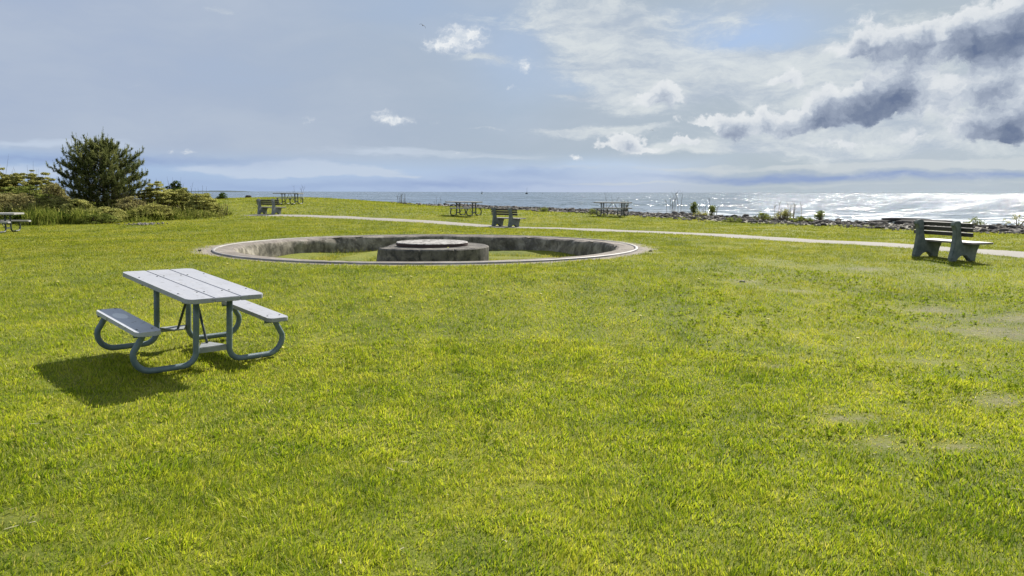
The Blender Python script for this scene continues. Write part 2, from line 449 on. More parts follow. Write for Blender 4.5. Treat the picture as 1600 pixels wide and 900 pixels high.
# ---------------------------------------------------------------- path sheet
def build_path():
    m, nt = new_mat('path_asphalt')
    pos = nt.n('ShaderNodeNewGeometry').outputs['Position']
    c = nt.mix(nt.noise(pos, 1.2, 5, .65), (.22, .205, .185), (.30, .28, .25))
    c = nt.mix(nt.m('MULTIPLY', nt.ss(nt.noise(pos, 45, 2, .7), .5, .75), .5), c, (.26, .24, .21))
    principled(nt, c, .9, .25, bump=nt.noise(pos, 60, 3, .7), bdist=.01)
    P = PC; t = np.gradient(P, axis=0); t /= np.linalg.norm(t, axis=1)[:, None]; nrm = np.stack([-t[:, 1], t[:, 0]], 1)
    offs = np.linspace(-1, 1, 6); V = []
    for i, o in enumerate(offs):
        wob = PATH_W + .06 * (vnoise(P[:, 0], P[:, 1], 1.3, 40 + i) - .5) * (abs(o) == 1)
        q = P + nrm * (o * wob)[:, None]
        V.append(np.stack([q[:, 0], q[:, 1], ground(q[:, 0], q[:, 1]) + .022 - .02 * o * o], 1))
    V = np.stack(V, 1); n = len(P); V = V.reshape(-1, 3)
    idx = np.arange(n * 6).reshape(n, 6)
    Q = np.stack([idx[:-1, :-1], idx[1:, :-1], idx[1:, 1:], idx[:-1, 1:]], -1).reshape(-1, 4)
    tag(link('path', tri_mesh('path', V, Q), m, smooth=True), 'pale narrow footpath crossing the lawn behind the ring', kind='structure')
build_path()

# ---------------------------------------------------------------- old gun mount
FLOOR = RZ - .52
def lathe(bm, prof, n=160, jit=None, c=(0, 0)):
    rings = []
    for k in range(n):
        a = 2 * math.pi * k / n; row = []
        for j, (r, z) in enumerate(prof):
            dr, dz = jit(a, j, r, z) if jit else (0, 0)
            row.append(bm.verts.new((c[0] + (r + dr) * math.cos(a), c[1] + (r + dr) * math.sin(a), z + dz)))
        rings.append(row)
    for k in range(n):
        A, B = rings[k], rings[(k + 1) % n]
        for j in range(len(prof) - 1):
            bm.faces.new((A[j], B[j], B[j + 1], A[j + 1]))
    return rings

def build_ring():
    root = empty('gun_mount_ring', (RC[0], RC[1], RZ), 'large sunken concrete gun mount ring with steel rail set in the lawn', 'gun mount', rot=(-.006, 0, 0))
    fl = FLOOR - RZ
    def jw(a, j, r, z):
        n = fbm(np.array([math.cos(a) * 5 + 20]), np.array([math.sin(a) * 5 + z * 3]), 1.4, 11)[0] - .5
        n2 = fbm(np.array([math.cos(a) * 22 + 70]), np.array([math.sin(a) * 22 + r]), 1.0, 41, 2)[0]
        chip = max(0, n2 - .66) * .55
        return ((n * .14 + (chip if z > -.1 else 0)) if r < 5.0 else 0, (n * .02 - chip * .25 * (r < 5.1)) if z > -.2 else 0)
    bm = bmesh.new()
    lathe(bm, [(RI + .03, -.03), (RI, -.07), (RI - .02, -.2), (RI - .03, -.34), (RI - .04, fl - .15)], 220, jw)
    bm_obj('ring_wall', bm, M_CONC_WALL, root, True)
    bm = bmesh.new()
    lathe(bm, [(5.44, -.14), (5.44, .012), (5.25, .02), (5.05, .012), (RI + .03, -.03)], 220, jw)
    bm_obj('kerb', bm, M_CONC_TOP, root, False)
    bm = bmesh.new()
    lathe(bm, [(RW + .03, -.2), (RW + .03, -.012), (5.60, -.010), (5.54, -.010), (5.54, -.1)], 220)
    bm_obj('outer_collar', bm, M_CONC_TOP, root, False)
    bm = bmesh.new()                                        # the traversing rail: a shallow steel band standing proud
    lathe(bm, [(5.535, -.1), (5.535, .018), (5.525, .028), (5.47, .028), (5.46, .018), (5.46, -.1)], 260)
    m = mat_simple('grey_rail_steel', (.17, .155, .145), (.34, .315, .295), 1.6, .55, .5)
    bm_obj('rail', bm, m, root, True)
    # pedestal: broken on its left
    pr = empty('gun_mount_pedestal', (RC[0] + .02, RC[1], FLOOR), 'round weathered concrete block standing in the middle of the sunken ring', 'concrete block')
    h = RZ + .005 - FLOOR
    def jp(a, j, r, z):
        left = math.exp(-((a - math.pi) / .75) ** 2)
        n = fbm(np.array([math.cos(a) * 3 + 9]), np.array([math.sin(a) * 3 + z * 4]), 1.8, 21, 4)[0]
        dr = (n - .5) * .03 - left * n * .22 * (1 if z > .1 else .4) * (r > 1)
        dz = -left * n * .12 * (z > h - .05) * (r > 1.2)
        for s0 in (4.62, 5.2):
            if abs(a - s0) < .012 and r > 1.3: dr -= .03
        return dr, dz
    bm = bmesh.new()
    rings = lathe(bm, [(1.54, -.2), (1.54, .1), (1.535, .3), (1.53, h - .03), (1.50, h), (1.25, h + .004), (.9, h + .01)], 260, jp)
    bm.faces.new([r[-1] for r in rings])
    bm_obj('block', bm, M_CONC_PED, pr, False)
    # the plate on top
    m, nt = new_mat('plate_top')
    pos = nt.n('ShaderNodeNewGeometry'); ps = pos.outputs['Position']
    c = nt.mix(nt.ss(nt.noise(ps, 10, 5, .75), .44, .6), (.34, .325, .31), (.06, .05, .045))
    c = nt.mix(nt.ss(nt.noise(ps, 4, 5, .7), .55, .7), c, (.40, .385, .36))
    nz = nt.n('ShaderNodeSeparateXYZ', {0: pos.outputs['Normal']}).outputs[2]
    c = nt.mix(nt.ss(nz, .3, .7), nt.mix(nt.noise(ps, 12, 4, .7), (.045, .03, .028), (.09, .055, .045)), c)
    principled(nt, c, .75, .3)
    bm = bmesh.new()
    rings = lathe(bm, [(.94, h + .004), (.97, h + .02), (.97, h + .09), (.95, h + .105), (.5, h + .107)], 120)
    bm.faces.new([r[-1] for r in rings])
    bm_obj('top_plate', bm, m, pr, False)
    # grassy pit floor
    bm = bmesh.new(); c0 = bm.verts.new((RC[0], RC[1], FLOOR)); prev = None; rows = []
    for j in range(1, 26):
        r = j * .2; rows.append([bm.verts.new((RC[0] + r * math.cos(2 * math.pi * k / 72), RC[1] + r * math.sin(2 * math.pi * k / 72), FLOOR + .05 * math.sin(3 * r + k * .6) + .06 * sm(np.array(r), 4, 5))) for k in range(72)])
    for k in range(72): bm.faces.new((c0, rows[0][k], rows[0][(k + 1) % 72]))
    for A, B in zip(rows[:-1], rows[1:]):
        for k in range(72): bm.faces.new((A[k], B[k], B[(k + 1) % 72], A[(k + 1) % 72]))
    tag(bm_obj('pit_ground', bm, M_GROUND, None, True), kind='structure')
build_ring()

# ---------------------------------------------------------------- picnic tables
def plank(bm, x0, x1, y0, y1, z0, z1, rad=0.05, corners=(1, 1, 1, 1), bev=.006):
    """a board with rounded corners (order: x0y0, x1y0, x1y1, x0y1)"""
    P = []
    for (cx, cy, a0), on in zip(((x0, y0, math.pi), (x1, y0, 1.5 * math.pi), (x1, y1, 0), (x0, y1, .5 * math.pi)), corners):
        if on:
            ox = cx + (rad if cx == x0 else -rad); oy = cy + (rad if cy == y0 else -rad)
            P += arc((ox, oy), rad, a0, a0 + math.pi / 2, 5)
        else: P.append((cx, cy))
    bot = [bm.verts.new((p[0], p[1], z0)) for p in P]
    f = bm.faces.new(bot[::-1])
    top = [bm.verts.new((p[0], p[1], z1)) for p in P]
    g = bm.faces.new(top)
    n = len(P)
    for i in range(n): bm.faces.new((bot[i], bot[(i + 1) % n], top[(i + 1) % n], top[i]))
    es = list(f.edges) + list(g.edges)
    bmesh.ops.bevel(bm, geom=es, offset=bev, segments=2, affect='EDGES')

def picnic_table(loc, yaw, label, L=1.83, W=.76, s0=0, s1=1.83, g=(.45, 1.38), so=.68, sw=.24, hs=.447, pp=.17, tilt=(0, 0), mats=None, group=None, bolts=False, th=.045):
    """x runs along the top from its near end, y across (left is +y)"""
    mt, ms, mp, mpl = mats
    root = empty('picnic_table', loc, label, 'picnic table', group)
    Z = Vector((tilt[0], tilt[1], 1)).normalized(); d = Vector((math.cos(yaw), math.sin(yaw), 0)); d = (d - Z * d.dot(Z)).normalized(); n = Z.cross(d)
    root.rotation_euler = Matrix((d, n, Z)).transposed().to_euler()
    bm = bmesh.new(); w = (W - .012) / 3
    for i in range(3):
        y0 = -W / 2 + i * (w + .006)
        c = (1, 1, 0, 0) if i == 0 else ((0, 0, 1, 1) if i == 2 else (0, 0, 0, 0))
        plank(bm, 0, L, y0, y0 + w, .76 - th, .76, .06, c)
    bm_obj('tabletop', bm, mt, root)
    for sd in (1, -1):
        bm = bmesh.new(); plank(bm, s0, s1, sd * so - sw / 2, sd * so + sw / 2, hs - th + .003, hs, .05)
        bm_obj('seat', bm, ms[0] if sd == 1 else ms[1], root)
    if bolts:
        for gx in g:
            for y in (-.34, -.16, -.09, .09, .16, .34, so - .07, so + .07, -so - .07, -so + .07):
                bm = bmesh.new(); zt = .76 if abs(y) < .5 else hs
                bmesh.ops.create_cone(bm, cap_ends=True, segments=10, radius1=.011, radius2=.008, depth=.005)
                for v in bm.verts: v.co += Vector((gx, y * (W / .76 if abs(y) < .5 else 1), zt + .002))
                bm_obj('bolt', bm, M_PIPE_DARK, root)
    r = .03
    for gi, gx in enumerate(g):
        for sd in (1, -1):
            zb = .03; R1 = .13
            prof = [(pp, .70), (pp, .4), (pp, zb + R1 + .02)] + [(pp + R1 - R1 * math.cos(t), zb + R1 - R1 * math.sin(t)) for t in np.linspace(.15, math.pi / 2, 7)]
            R2 = .17; oc = so + .075 - R2 + .03
            prof += [(oc, zb)] + [(oc + R2 * math.sin(t), zb + R2 - R2 * math.cos(t)) for t in np.linspace(.2, math.pi * .56, 8)]
            prof += [(so + .062, .30), (so + .03, .36), (so + .01, hs - .045)]
            bm = bmesh.new(); tube_into(bm, [(gx, sd * a, z) for a, z in prof], r, 12)
            # saddle plate under the seat
            box_into(bm, .05, sw * .86, .008, (gx, sd * so, hs - .047))
            box_into(bm, .006, sw * .8, .04, (gx + .022, sd * so, hs - .064))
            bm_obj('leg', bm, mp, root, True)
        bm = bmesh.new()                                    # cleat under the top
        box_into(bm, .045, W * .9, .012, (gx, 0, .709)); box_into(bm, .006, W * .82, .04, (gx + (.02 if gi else -.02), 0, .684))
        bm_obj('cleat', bm, mp, root)
        inn = -1 if gi else 1
        bm = bmesh.new()                                    # trapezoid gusset between the posts
        P = [(gx, -pp + .03), (gx, pp - .03), (gx + inn * .17, .045), (gx + inn * .17, -.045)]
        if inn < 0: P = P[::-1]
        a = [bm.verts.new((x, y, .185)) for x, y in P]; b = [bm.verts.new((x, y, .197)) for x, y in P]
        bm.faces.new(a[::-1]); bm.faces.new(b)
        for i in range(4): bm.faces.new((a[i], a[(i + 1) % 4], b[(i + 1) % 4], b[i]))
        box_into(bm, .012, 2 * pp - .06, .05, (gx, 0, .165))
        bm_obj('gusset', bm, mpl, root)
        mid = (g[0] + g[1]) / 2
        bm = bmesh.new(); tube_into(bm, [(gx + inn * .14, 0, .197), (gx + inn * .16, 0, .23), (mid - inn * .06, 0, .68), (mid - inn * .03, 0, .712)], .014, 8)
        bm_obj('brace', bm, M_PIPE_DARK, root, True)
    return root

t0 = (-2.798, 7.079)
picnic_table((t0[0], t0[1], -1.772 + EYE), 2.372, 'pale grey picnic table with blue grey pipe legs in the left foreground', L=1.767, W=.767, s0=.197, s1=1.36, g=(.33, 1.34), so=.655, sw=.232,
             tilt=(.067, -.037), mats=(M_TABLE, (M_SEAT_LIFT, M_TABLE), M_PIPE, M_PLATE), bolts=True)

def far_table(u, v, yaw, label, L=1.767, s0=.2, s1=1.42, g=(.34, 1.34)):
    x, y = on_ground(u, v)
    d = Vector((math.cos(yaw), math.sin(yaw))); c = (s0 + s1) / 2
    return picnic_table((x - d.x * c, y - d.y * c, gz(x, y)), yaw, label, L=L, s0=s0, s1=s1, g=g, mats=(M_TABLE_FAR, (M_TABLE_FAR, M_TABLE_FAR), M_PIPE_DARK, M_PIPE_DARK), th=.062, group='picnic tables along the shore side')
far_table(729, 337, R(153), 'dark legged picnic table behind the middle bench and in front of the shore rocks', L=1.95)
far_table(957, 337.5, R(150), 'picnic table with dark shadow beside tall bare stalks on the rocks', L=2.0, s0=.15, s1=1.85, g=(.4, 1.6))
far_table(454, 319, R(164), 'picnic table on the grassy crest behind the left bench, outlined against the sea', L=1.95)
far_table(-6, 363, R(184), 'picnic table cut off by the left edge of the picture beside the thicket', L=1.85, s0=0, s1=1.85, g=(.45, 1.4))

# ---------------------------------------------------------------- park benches
PROF = [(a * .94, b) for a, b in [(0, 0), (.135, 0), (.17, .05), (.24, .11), (.33, .135), (.42, .115), (.50, .05), (.54, 0), (.70, 0), (.71, .10), (.735, .22), (.79, .33), (.80, .37),
        (.30, .385), (.265, .45), (.235, .55), (.215, .68), (.205, .78), (.205, .83), (.175, .87), (.11, .885), (.04, .875), (0, .84), (-.01, .79), (.03, .74), (.06, .68), (.07, .55), (.055, .40), (.03, .22), (-.01, .08)]]
def park_bench(px, yaw_face, label, mc, sep=1.0, ext=.29):
    x, y = on_ground(*px)
    root = empty('park_bench', (x, y, gz(x, y) - .01), label, 'bench', 'park benches beside the footpath', rot=(0, 0, yaw_face))
    # local: +x is the way the sitter faces, y across
    for sd in (-1, 1):
        bm = bmesh.new(); t = .12
        A = [bm.verts.new((p[0] - .35, sd * sep / 2 - t / 2, p[1])) for p in PROF]; B = [bm.verts.new((p[0] - .35, sd * sep / 2 + t / 2, p[1])) for p in PROF]
        f = bm.faces.new(A); g = bm.faces.new(B[::-1]); n = len(PROF)
        for i in range(n): bm.faces.new((A[(i + 1) % n], A[i], B[i], B[(i + 1) % n]))
        bmesh.ops.recalc_face_normals(bm, faces=bm.faces)
        bmesh.ops.bevel(bm, geom=list(f.edges) + list(g.edges), offset=.015, segments=2, affect='EDGES')
        bm_obj('end_support', bm, mc, root)
    Lb = sep + 2 * ext
    for k, (z, a) in enumerate(((.80, .235), (.695, .245), (.59, .265))):
        bm = bmesh.new(); box_into(bm, .045, Lb, .085, (a - .35, 0, z), Matrix.Rotation(R(-6), 3, 'Y'), .006)
        bm_obj('back_slat', bm, M_WOOD, root)
    bm = bmesh.new()
    for k in range(4):
        box_into(bm, .135, Lb, .042, (.36 + k * .142 - .35, 0, .402), None, .006)
    bm_obj('seat', bm, M_WOODTOP, root)
    return root
park_bench((1474, 404.5), R(90 - 74), 'park bench of three dark slats and green grey supports nearest on the right', M_BENCH_C)
park_bench((790, 354.7), R(90 - 42), 'park bench with dark slats in the middle, standing in front of a picnic table', M_BENCH_C)
park_bench((421, 335), R(90 - 23), 'park bench with pale grey supports on the left, at the start of the path', M_BENCH_C2)

# ---------------------------------------------------------------- grass blades
def blades(x, y, z, h, w, lean, tri=False):
    n = len(x); az = rng.uniform(0, 2 * np.pi, n); la = 4 * np.pi * fbm(x, y, 3.5, 19, 2) + rng.normal(0, 1.0, n); ln = lean * rng.uniform(.3, 1.2, n)
    dx, dy = np.cos(az) * w / 2, np.sin(az) * w / 2
    lx, ly = np.cos(la) * ln, np.sin(la) * ln
    b = np.stack([x, y, z], 1); o = np.stack([dx, dy, np.zeros(n)], 1)
    up = np.array([0, 0, 1.])
    tip = b + np.stack([lx * h, ly * h, h * np.sqrt(np.maximum(.15, 1 - .5 * ln * ln))], 1)
    if tri:
        V = np.stack([b - o, b + o, tip], 1).reshape(-1, 3)
        return V, np.arange(n * 3), np.arange(n) * 3, 3
    mid = b + np.stack([lx * h * .3, ly * h * .3, h * .58], 1)
    V = np.stack([b - o, b + o, mid + o * .85, mid - o * .85, tip], 1).reshape(-1, 3)
    i = np.arange(n)[:, None] * 5
    L = np.concatenate([i + np.array([[0, 1, 2, 3]]), i + np.array([[3, 2, 4]])], 1).ravel()
    st = (np.arange(n)[:, None] * 7 + np.array([[0, 4]])).ravel()
    return V, L, st, 5

def scatter(r0, r1, dens, half=R(47)):
    n = int(dens * half * (r1 * r1 - r0 * r0))
    r = np.sqrt(rng.uniform(r0 * r0, r1 * r1, n)); a = rng.uniform(-half, half, n)
    return r * np.sin(a), r * np.cos(a)

def build_grass():
    Vs, Ls, Ss, RN, DR = [], [], [], [], []; vo = lo = 0
    zones = [(2.2, 5.2, 5600, .0052, .050, False), (5.2, 8.5, 3700, .0066, .050, False), (8.5, 14, 1800, .010, .052, True), (14, 24, 900, .012, .050, True), (24, 40, 380, .020, .055, True), (40, 72, 100, .042, .065, True)]
    for r0, r1, dens, w, h, tri in zones:
        x, y = scatter(r0, r1, dens)
        rg = ring_r(x, y); s = edge_s(x, y) + (vnoise(x, y, .6, 4) - .5) * 2.5
        bm_ = bare_mask(x, y)
        keep = (rg > RW + .02) & (s < np.where(x > -8, .0, 3)) & (rng.random(len(x)) > .86 * bm_) & (rng.random(len(x)) > .93 * gravel_mask(x, y))
        pd = path_dist(x, y) if r1 > 14 else np.full(x.shape, 9.)
        keep &= pd > PATH_W - .05 + np.abs(rng.normal(0, .09, len(x))) * -1 + .12 * (vnoise(x, y, 1.7, 66) - .4)
        x, y, bm_ = x[keep], y[keep], bm_[keep]; n = len(x)
        z = ground(x, y); nr = 1 - sm(ring_r(x, y), RW, RW + .5)
        z = z * (1 - nr) + (RZ - .006 * (y - RC[1]) - .012) * nr
        cl = fbm(x, y, 2.6, 51); c2 = fbm(x, y, .8, 77)
        tuft = fbm(x, y, 7.0, 23, 2)
        hh = h * np.clip(.62 + .30 * sm(cl, .25, .75) + .55 * (tuft - .45) + .25 * (c2 - .5), .42, 1.4) * rng.uniform(.6, 1.35, n) * (1 - .45 * bm_)
        hh *= 1 - .35 * sm(fbm(x, y, 9.0, 99, 2), .62, .8)
        hh *= np.where(rng.random(n) < .015, 1.7, 1)
        ww = w * rng.uniform(.7, 1.4, n)
        V, L, st, k = blades(x, y, z - .004, hh, ww, .75, tri)
        Vs.append(V); Ls.append(L + vo); Ss.append(st + lo); vo += len(V); lo += len(L)
        kr = np.interp(r0, [2, 8, 14, 24, 40], [1, .9, .6, .4, .3]); RN.append(np.repeat(.5 + (rng.random(n) - .5) * kr, k)); DR.append(np.repeat(kr * ((rng.random(n) < .05 + .5 * bm_ + .10 * sm(fbm(x, y, .5, 90), .5, .75)) * rng.uniform(.4, 1, n)), k))
    # pit floor
    n = 26000; r = 4.9 * np.sqrt(rng.random(n)); a = rng.uniform(0, 2 * np.pi, n)
    x = RC[0] + r * np.cos(a); y = RC[1] + r * np.sin(a); ok = np.hypot(x - RC[0] - .02, y - RC[1]) > 1.56
    x, y, r = x[ok], y[ok], r[ok]; n = len(x)
    z = np.full(n, FLOOR - .03)
    V, L, st, k = blades(x, y, z, .09 * rng.uniform(.5, 1.4, n) * (1 + 1.2 * sm(r, 4.3, 4.9) * rng.random(n)), .014 * rng.uniform(.7, 1.4, n), .7, True)
    Vs.append(V); Ls.append(L + vo); Ss.append(st + lo); vo += len(V); lo += len(L)
    RN.append(np.repeat(rng.random(n), k)); DR.append(np.repeat((rng.random(n) < .25) * rng.uniform(.3, .9, n), k))
    me = np_mesh('lawn_grass', np.concatenate(Vs), np.concatenate(Ls), np.concatenate(Ss), None, {'rnd': np.concatenate(RN), 'dry': np.concatenate(DR)})
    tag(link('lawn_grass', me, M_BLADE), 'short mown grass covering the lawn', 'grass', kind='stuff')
build_grass()

# broad leaved lawn weeds: little rosettes
def build_weeds():
    x, y = scatter(3.0, 15, 34, R(44))
    wgt = (.12 + .9 * sm(x - .1 * y, .0, 2.5)) * sm(fbm(x, y, .7, 63), .40, .62)
    k = (rng.random(len(x)) < wgt) & (bare_mask(x, y) < .6) & (ring_r(x, y) > RW + .3)
    x, y = x[k], y[k]; z = ground(x, y)
    V, L, RN = [], [], []
    for xx, yy, zz in zip(x, y, z):
        a0 = random.random() * 6; r0 = random.random()
        for j in range(random.randint(5, 8)):
            a = a0 + j * 1.1 + random.uniform(-.3, .3); ln = random.uniform(.02, .045); w = ln * .30; up = random.uniform(.5, 1.5)
            d = np.array([math.cos(a), math.sin(a), up]); sd = np.array([-math.sin(a), math.cos(a), 0]); b = np.array([xx, yy, zz + .012])
            i = len(V)
            V += [b, b + d * ln * .5 + sd * w, b + d * ln + np.array([0, 0, -.008]), b + d * ln * .5 - sd * w]; L.append((i, i + 1, i + 2, i + 3)); RN += [min(1, r0 * .6 + random.random() * .4)] * 4
    me = tri_mesh('lawn_weeds', np.array(V), np.array(L), {'rnd': RN})
    tag(link('lawn_weeds', me, mat_leaf('weed_leaf', (.17, .24, .014), (.36, .41, .03), .5)), 'clover and plantain leaves among the grass', 'weeds', kind='stuff')
build_weeds()

def build_litter():
    x, y = scatter(3.0, 24, 60, R(46)); b = bare_mask(x, y)
    k = (rng.random(len(x)) < .05 + .95 * b) & (ring_r(x, y) > RW + .2) & (path_dist(x, y) > 1.0)
    x, y = x[k], y[k]; n = len(x); z = ground(x, y) + .012 + .022 * rng.random(n) * (1 - bare_mask(x, y))
    a = rng.uniform(0, 6.28, n); L = rng.uniform(.02, .07, n); w = rng.uniform(.003, .010, n); t = rng.uniform(-.25, .25, n)
    d = np.stack([np.cos(a) * L, np.sin(a) * L, t * L], 1); o = np.stack([-np.sin(a) * w, np.cos(a) * w, np.zeros(n)], 1); p = np.stack([x, y, z], 1)
    V = np.stack([p - d * .5 - o * .5, p + d * .5 - o * .2, p + d * .5 + o * .5, p - d * .4 + o * .6], 1).reshape(-1, 3)
    me = tri_mesh('dry_litter', V, np.arange(n * 4).reshape(n, 4), {'rnd': np.repeat(rng.random(n), 4)})
    tag(link('dry_litter', me, mat_leaf('straw', (.13, .105, .06), (.58, .53, .38), .15, 5)), 'dry straw and leaf scraps on the worn spots', 'litter', kind='stuff')
build_litter()

# ---------------------------------------------------------------- shrubs and thicket
def leaf_cloud(P, size, flat=.5, jit=1.0):
    n = len(P); a = rng.uniform(0, 2 * np.pi, n)
    nrm = rng.normal(0, 1, (n, 3)); nrm[:, 2] = np.abs(nrm[:, 2]) + flat; nrm /= np.linalg.norm(nrm, axis=1)[:, None]
    t = np.stack([np.cos(a), np.sin(a), np.zeros(n)], 1); t -= nrm * (t * nrm).sum(1)[:, None]; t /= np.linalg.norm(t, axis=1)[:, None] + 1e-9
    b = np.cross(nrm, t); s = size * rng.uniform(.6, 1.3, n)[:, None]
    V = np.stack([P - t * s, P + b * s * .45, P + t * s, P - b * s * .45], 1).reshape(-1, 3)
    return V, np.arange(n * 4).reshape(n, 4), np.repeat(rng.random(n), 4)

def shrub(name, label, x, y, h, w, mat, stem_mat, ncl=60, per=60, leaf=.05, cl=.22, flat=.35, up=.22, group=None, cat='shrub', depth=None, bare=0):
    z = gz(x, y); root = empty(name, (x, y, z), label, cat, group); dp = depth or w
    C = []
    if h > .75 and cat == 'shrub': ncl = int(ncl * 2.6)
    while len(C) < ncl:
        p = rng.uniform(-1, 1, 3); q = p[0] ** 2 + p[1] ** 2
        if q > 1: continue
        top = (1 - q ** 1.4 * .62) * (.82 + .22 * random.random())
        zz = top * (up + (1 - up) * random.random() ** .42) * .98
        C.append((p[0] * w / 2, p[1] * dp / 2, zz * h))
    C = np.array(C); big = h > .75 and cat == 'shrub'
    if big: leaf *= 1.12; cl *= .95; per = int(per * 1.25); bare += 10
    idx = np.repeat(np.arange(ncl), per)
    off = rng.normal(0, 1, (len(idx), 3)); off /= np.linalg.norm(off, axis=1)[:, None]; off *= (rng.random(len(idx)) ** .4)[:, None] * cl * rng.uniform(.6, 1.3, ncl)[idx][:, None]
    off[:, 2] *= flat
    P = C[idx] + off; P[:, 2] = np.maximum(P[:, 2], .03)
    V, Q, rn = leaf_cloud(P, leaf)
    cr = rng.random(ncl)
    me = tri_mesh('foliage', V, Q, {'rnd': np.clip(rn * .5 + np.repeat(cr[idx], 4) * .6, 0, 1)})
    link('foliage', me, mat, root)
    bm = bmesh.new()
    for i in range(0, ncl, 3 if ncl > 60 else 1):
        c = Vector(C[i]); b = Vector((c.x * .25 + random.uniform(-.1, .1), c.y * .25, -.05)); mdl = b.lerp(c, .55) + Vector((random.uniform(-.1, .1), random.uniform(-.1, .1), .08 * h))
        tube_into(bm, [b, mdl, c], [.016, .011, .004], 5, False)
    for i in range(bare):
        a = random.uniform(0, 6.28); r = random.random() ** .5 * w / 2; hh = h * random.uniform(.8, 1.25)
        tube_into(bm, [(r * math.cos(a) * .5, r * math.sin(a) * .5, 0), (r * math.cos(a) * .8, r * math.sin(a) * .8, hh * .6), (r * math.cos(a), r * math.sin(a), hh)], [.013, .009, .003], 4, False)
    bm_obj('stems', bm, stem_mat, root)
    return root

M_STEM = mat_simple('brown_stem', (.10, .075, .05), (.20, .16, .12), 6, .8, .2)
M_LF_OLIVE = mat_leaf('olive_leaf', (.14, .145, .036), (.46, .44, .14), .5)
M_LF_GOLD = mat_leaf('golden_green_leaf', (.19, .20, .05), (.56, .54, .19), .5)
M_LF_BROWN = mat_leaf('brownish_leaf', (.18, .16, .06), (.42, .385, .17), .45)
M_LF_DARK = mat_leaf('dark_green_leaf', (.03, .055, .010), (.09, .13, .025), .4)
M_LF_GREEN = mat_leaf('mid_green_leaf', (.09, .12, .025), (.27, .30, .075), .5)

def px_shrub(u, vtop, vbase, wpx, d, mat, label, **kw):
    x = (u - 800) / F * d; y = d; z = gz(x, y)
    top = EYE + (300.5 - vtop + (u - 800) * .0028) / F * d
    return shrub(kw.pop('name', 'shrub'), label, x, y, max(.25, top - z), wpx / F * d, mat, M_STEM, **kw)

G = 'shrubs of the thicket on the left'
px_shrub(-16, 252, 345, 100, 44, M_LF_OLIVE, 'tall olive green shrub rising highest at the left edge of the picture', ncl=120, per=80, leaf=.055, group=G)
px_shrub(52, 266, 345, 96, 45, M_LF_OLIVE, 'broad olive shrub between the left edge and the pine', ncl=120, per=80, leaf=.055, group=G)
px_shrub(20, 300, 350, 90, 39, M_LF_BROWN, 'brownish twiggy shrub right behind the cut off picnic table', ncl=70, per=50, leaf=.045, bare=16, group=G)
px_shrub(92, 286, 345, 44, 43, M_LF_BROWN, 'thin brown shrub with bare stems left of the pine', ncl=36, per=40, leaf=.045, bare=22, group=G)
px_shrub(84, 305, 350, 60, 38, M_LF_OLIVE, 'low olive shrub in front of the bare stemmed one left of the pine', ncl=50, per=55, leaf=.05, bare=8, group=G)
px_shrub(125, 310, 350, 50, 37.5, M_LF_GOLD, 'golden green shrub with flat leaf clusters below the left side of the pine', ncl=40, per=60, leaf=.05, flat=.22, group=G)
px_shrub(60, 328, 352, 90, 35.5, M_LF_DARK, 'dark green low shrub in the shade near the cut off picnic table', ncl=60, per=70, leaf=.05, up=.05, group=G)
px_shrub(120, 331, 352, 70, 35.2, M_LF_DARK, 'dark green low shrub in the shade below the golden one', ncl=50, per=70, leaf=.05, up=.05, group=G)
px_shrub(165, 322, 350, 60, 36, M_LF_GOLD, 'low golden shrub with flat clusters straight in front of the pine', ncl=46, per=60, leaf=.05, flat=.2, group=G)
px_shrub(208, 306, 345, 56, 38.5, M_LF_BROWN, 'reddish brown bare branched shrub below the right side of the pine', ncl=40, per=36, leaf=.04, bare=30, group=G)
px_shrub(190, 300, 345, 50, 40, M_LF_OLIVE, 'olive shrub against the lower right of the pine', ncl=44, per=55, leaf=.05, group=G)
px_shrub(247, 284, 342, 56, 42, M_LF_GOLD, 'tall golden green shrub just right of the pine', ncl=60, per=65, leaf=.05, flat=.3, group=G)
px_shrub(284, 292, 340, 54, 43, M_LF_GOLD, 'golden green shrub between the pine and the end of the thicket', ncl=54, per=60, leaf=.05, flat=.28, group=G)
px_shrub(318, 299, 338, 48, 41.5, M_LF_GOLD, 'last golden green shrub at the right end of the thicket', ncl=46, per=55, leaf=.048, flat=.28, bare=6, group=G)
px_shrub(240, 318, 345, 66, 38, M_LF_OLIVE, 'low loose olive shrub in front of the tall golden one', ncl=44, per=50, leaf=.045, bare=10, group=G)
px_shrub(278, 283, 340, 34, 48, M_LF_DARK, 'small dark evergreen shrub behind the golden shrubs', ncl=44, per=70, leaf=.05, flat=.6, group=G)
px_shrub(345, 318, 334, 20, 42, M_LF_GREEN, 'thin knee high weed standing apart at the right end of the thicket', ncl=14, per=24, leaf=.035, bare=6, group=G)
px_shrub(352, 318, 338, 18, 41, M_LF_OLIVE, 'sparse upright weed past the end of the thicket', ncl=9, per=20, leaf=.035, bare=5, group=G)
px_shrub(160, 334, 350, 60, 34.8, M_LF_GREEN, 'low green shrub at the foot of the thicket, in front of the golden flat one', ncl=40, per=60, leaf=.045, up=.05, group=G)
px_shrub(40, 285, 345, 90, 42, M_LF_GREEN, 'mid green shrub in the middle of the thicket left of the pine', ncl=60, per=60, leaf=.05, group=G)

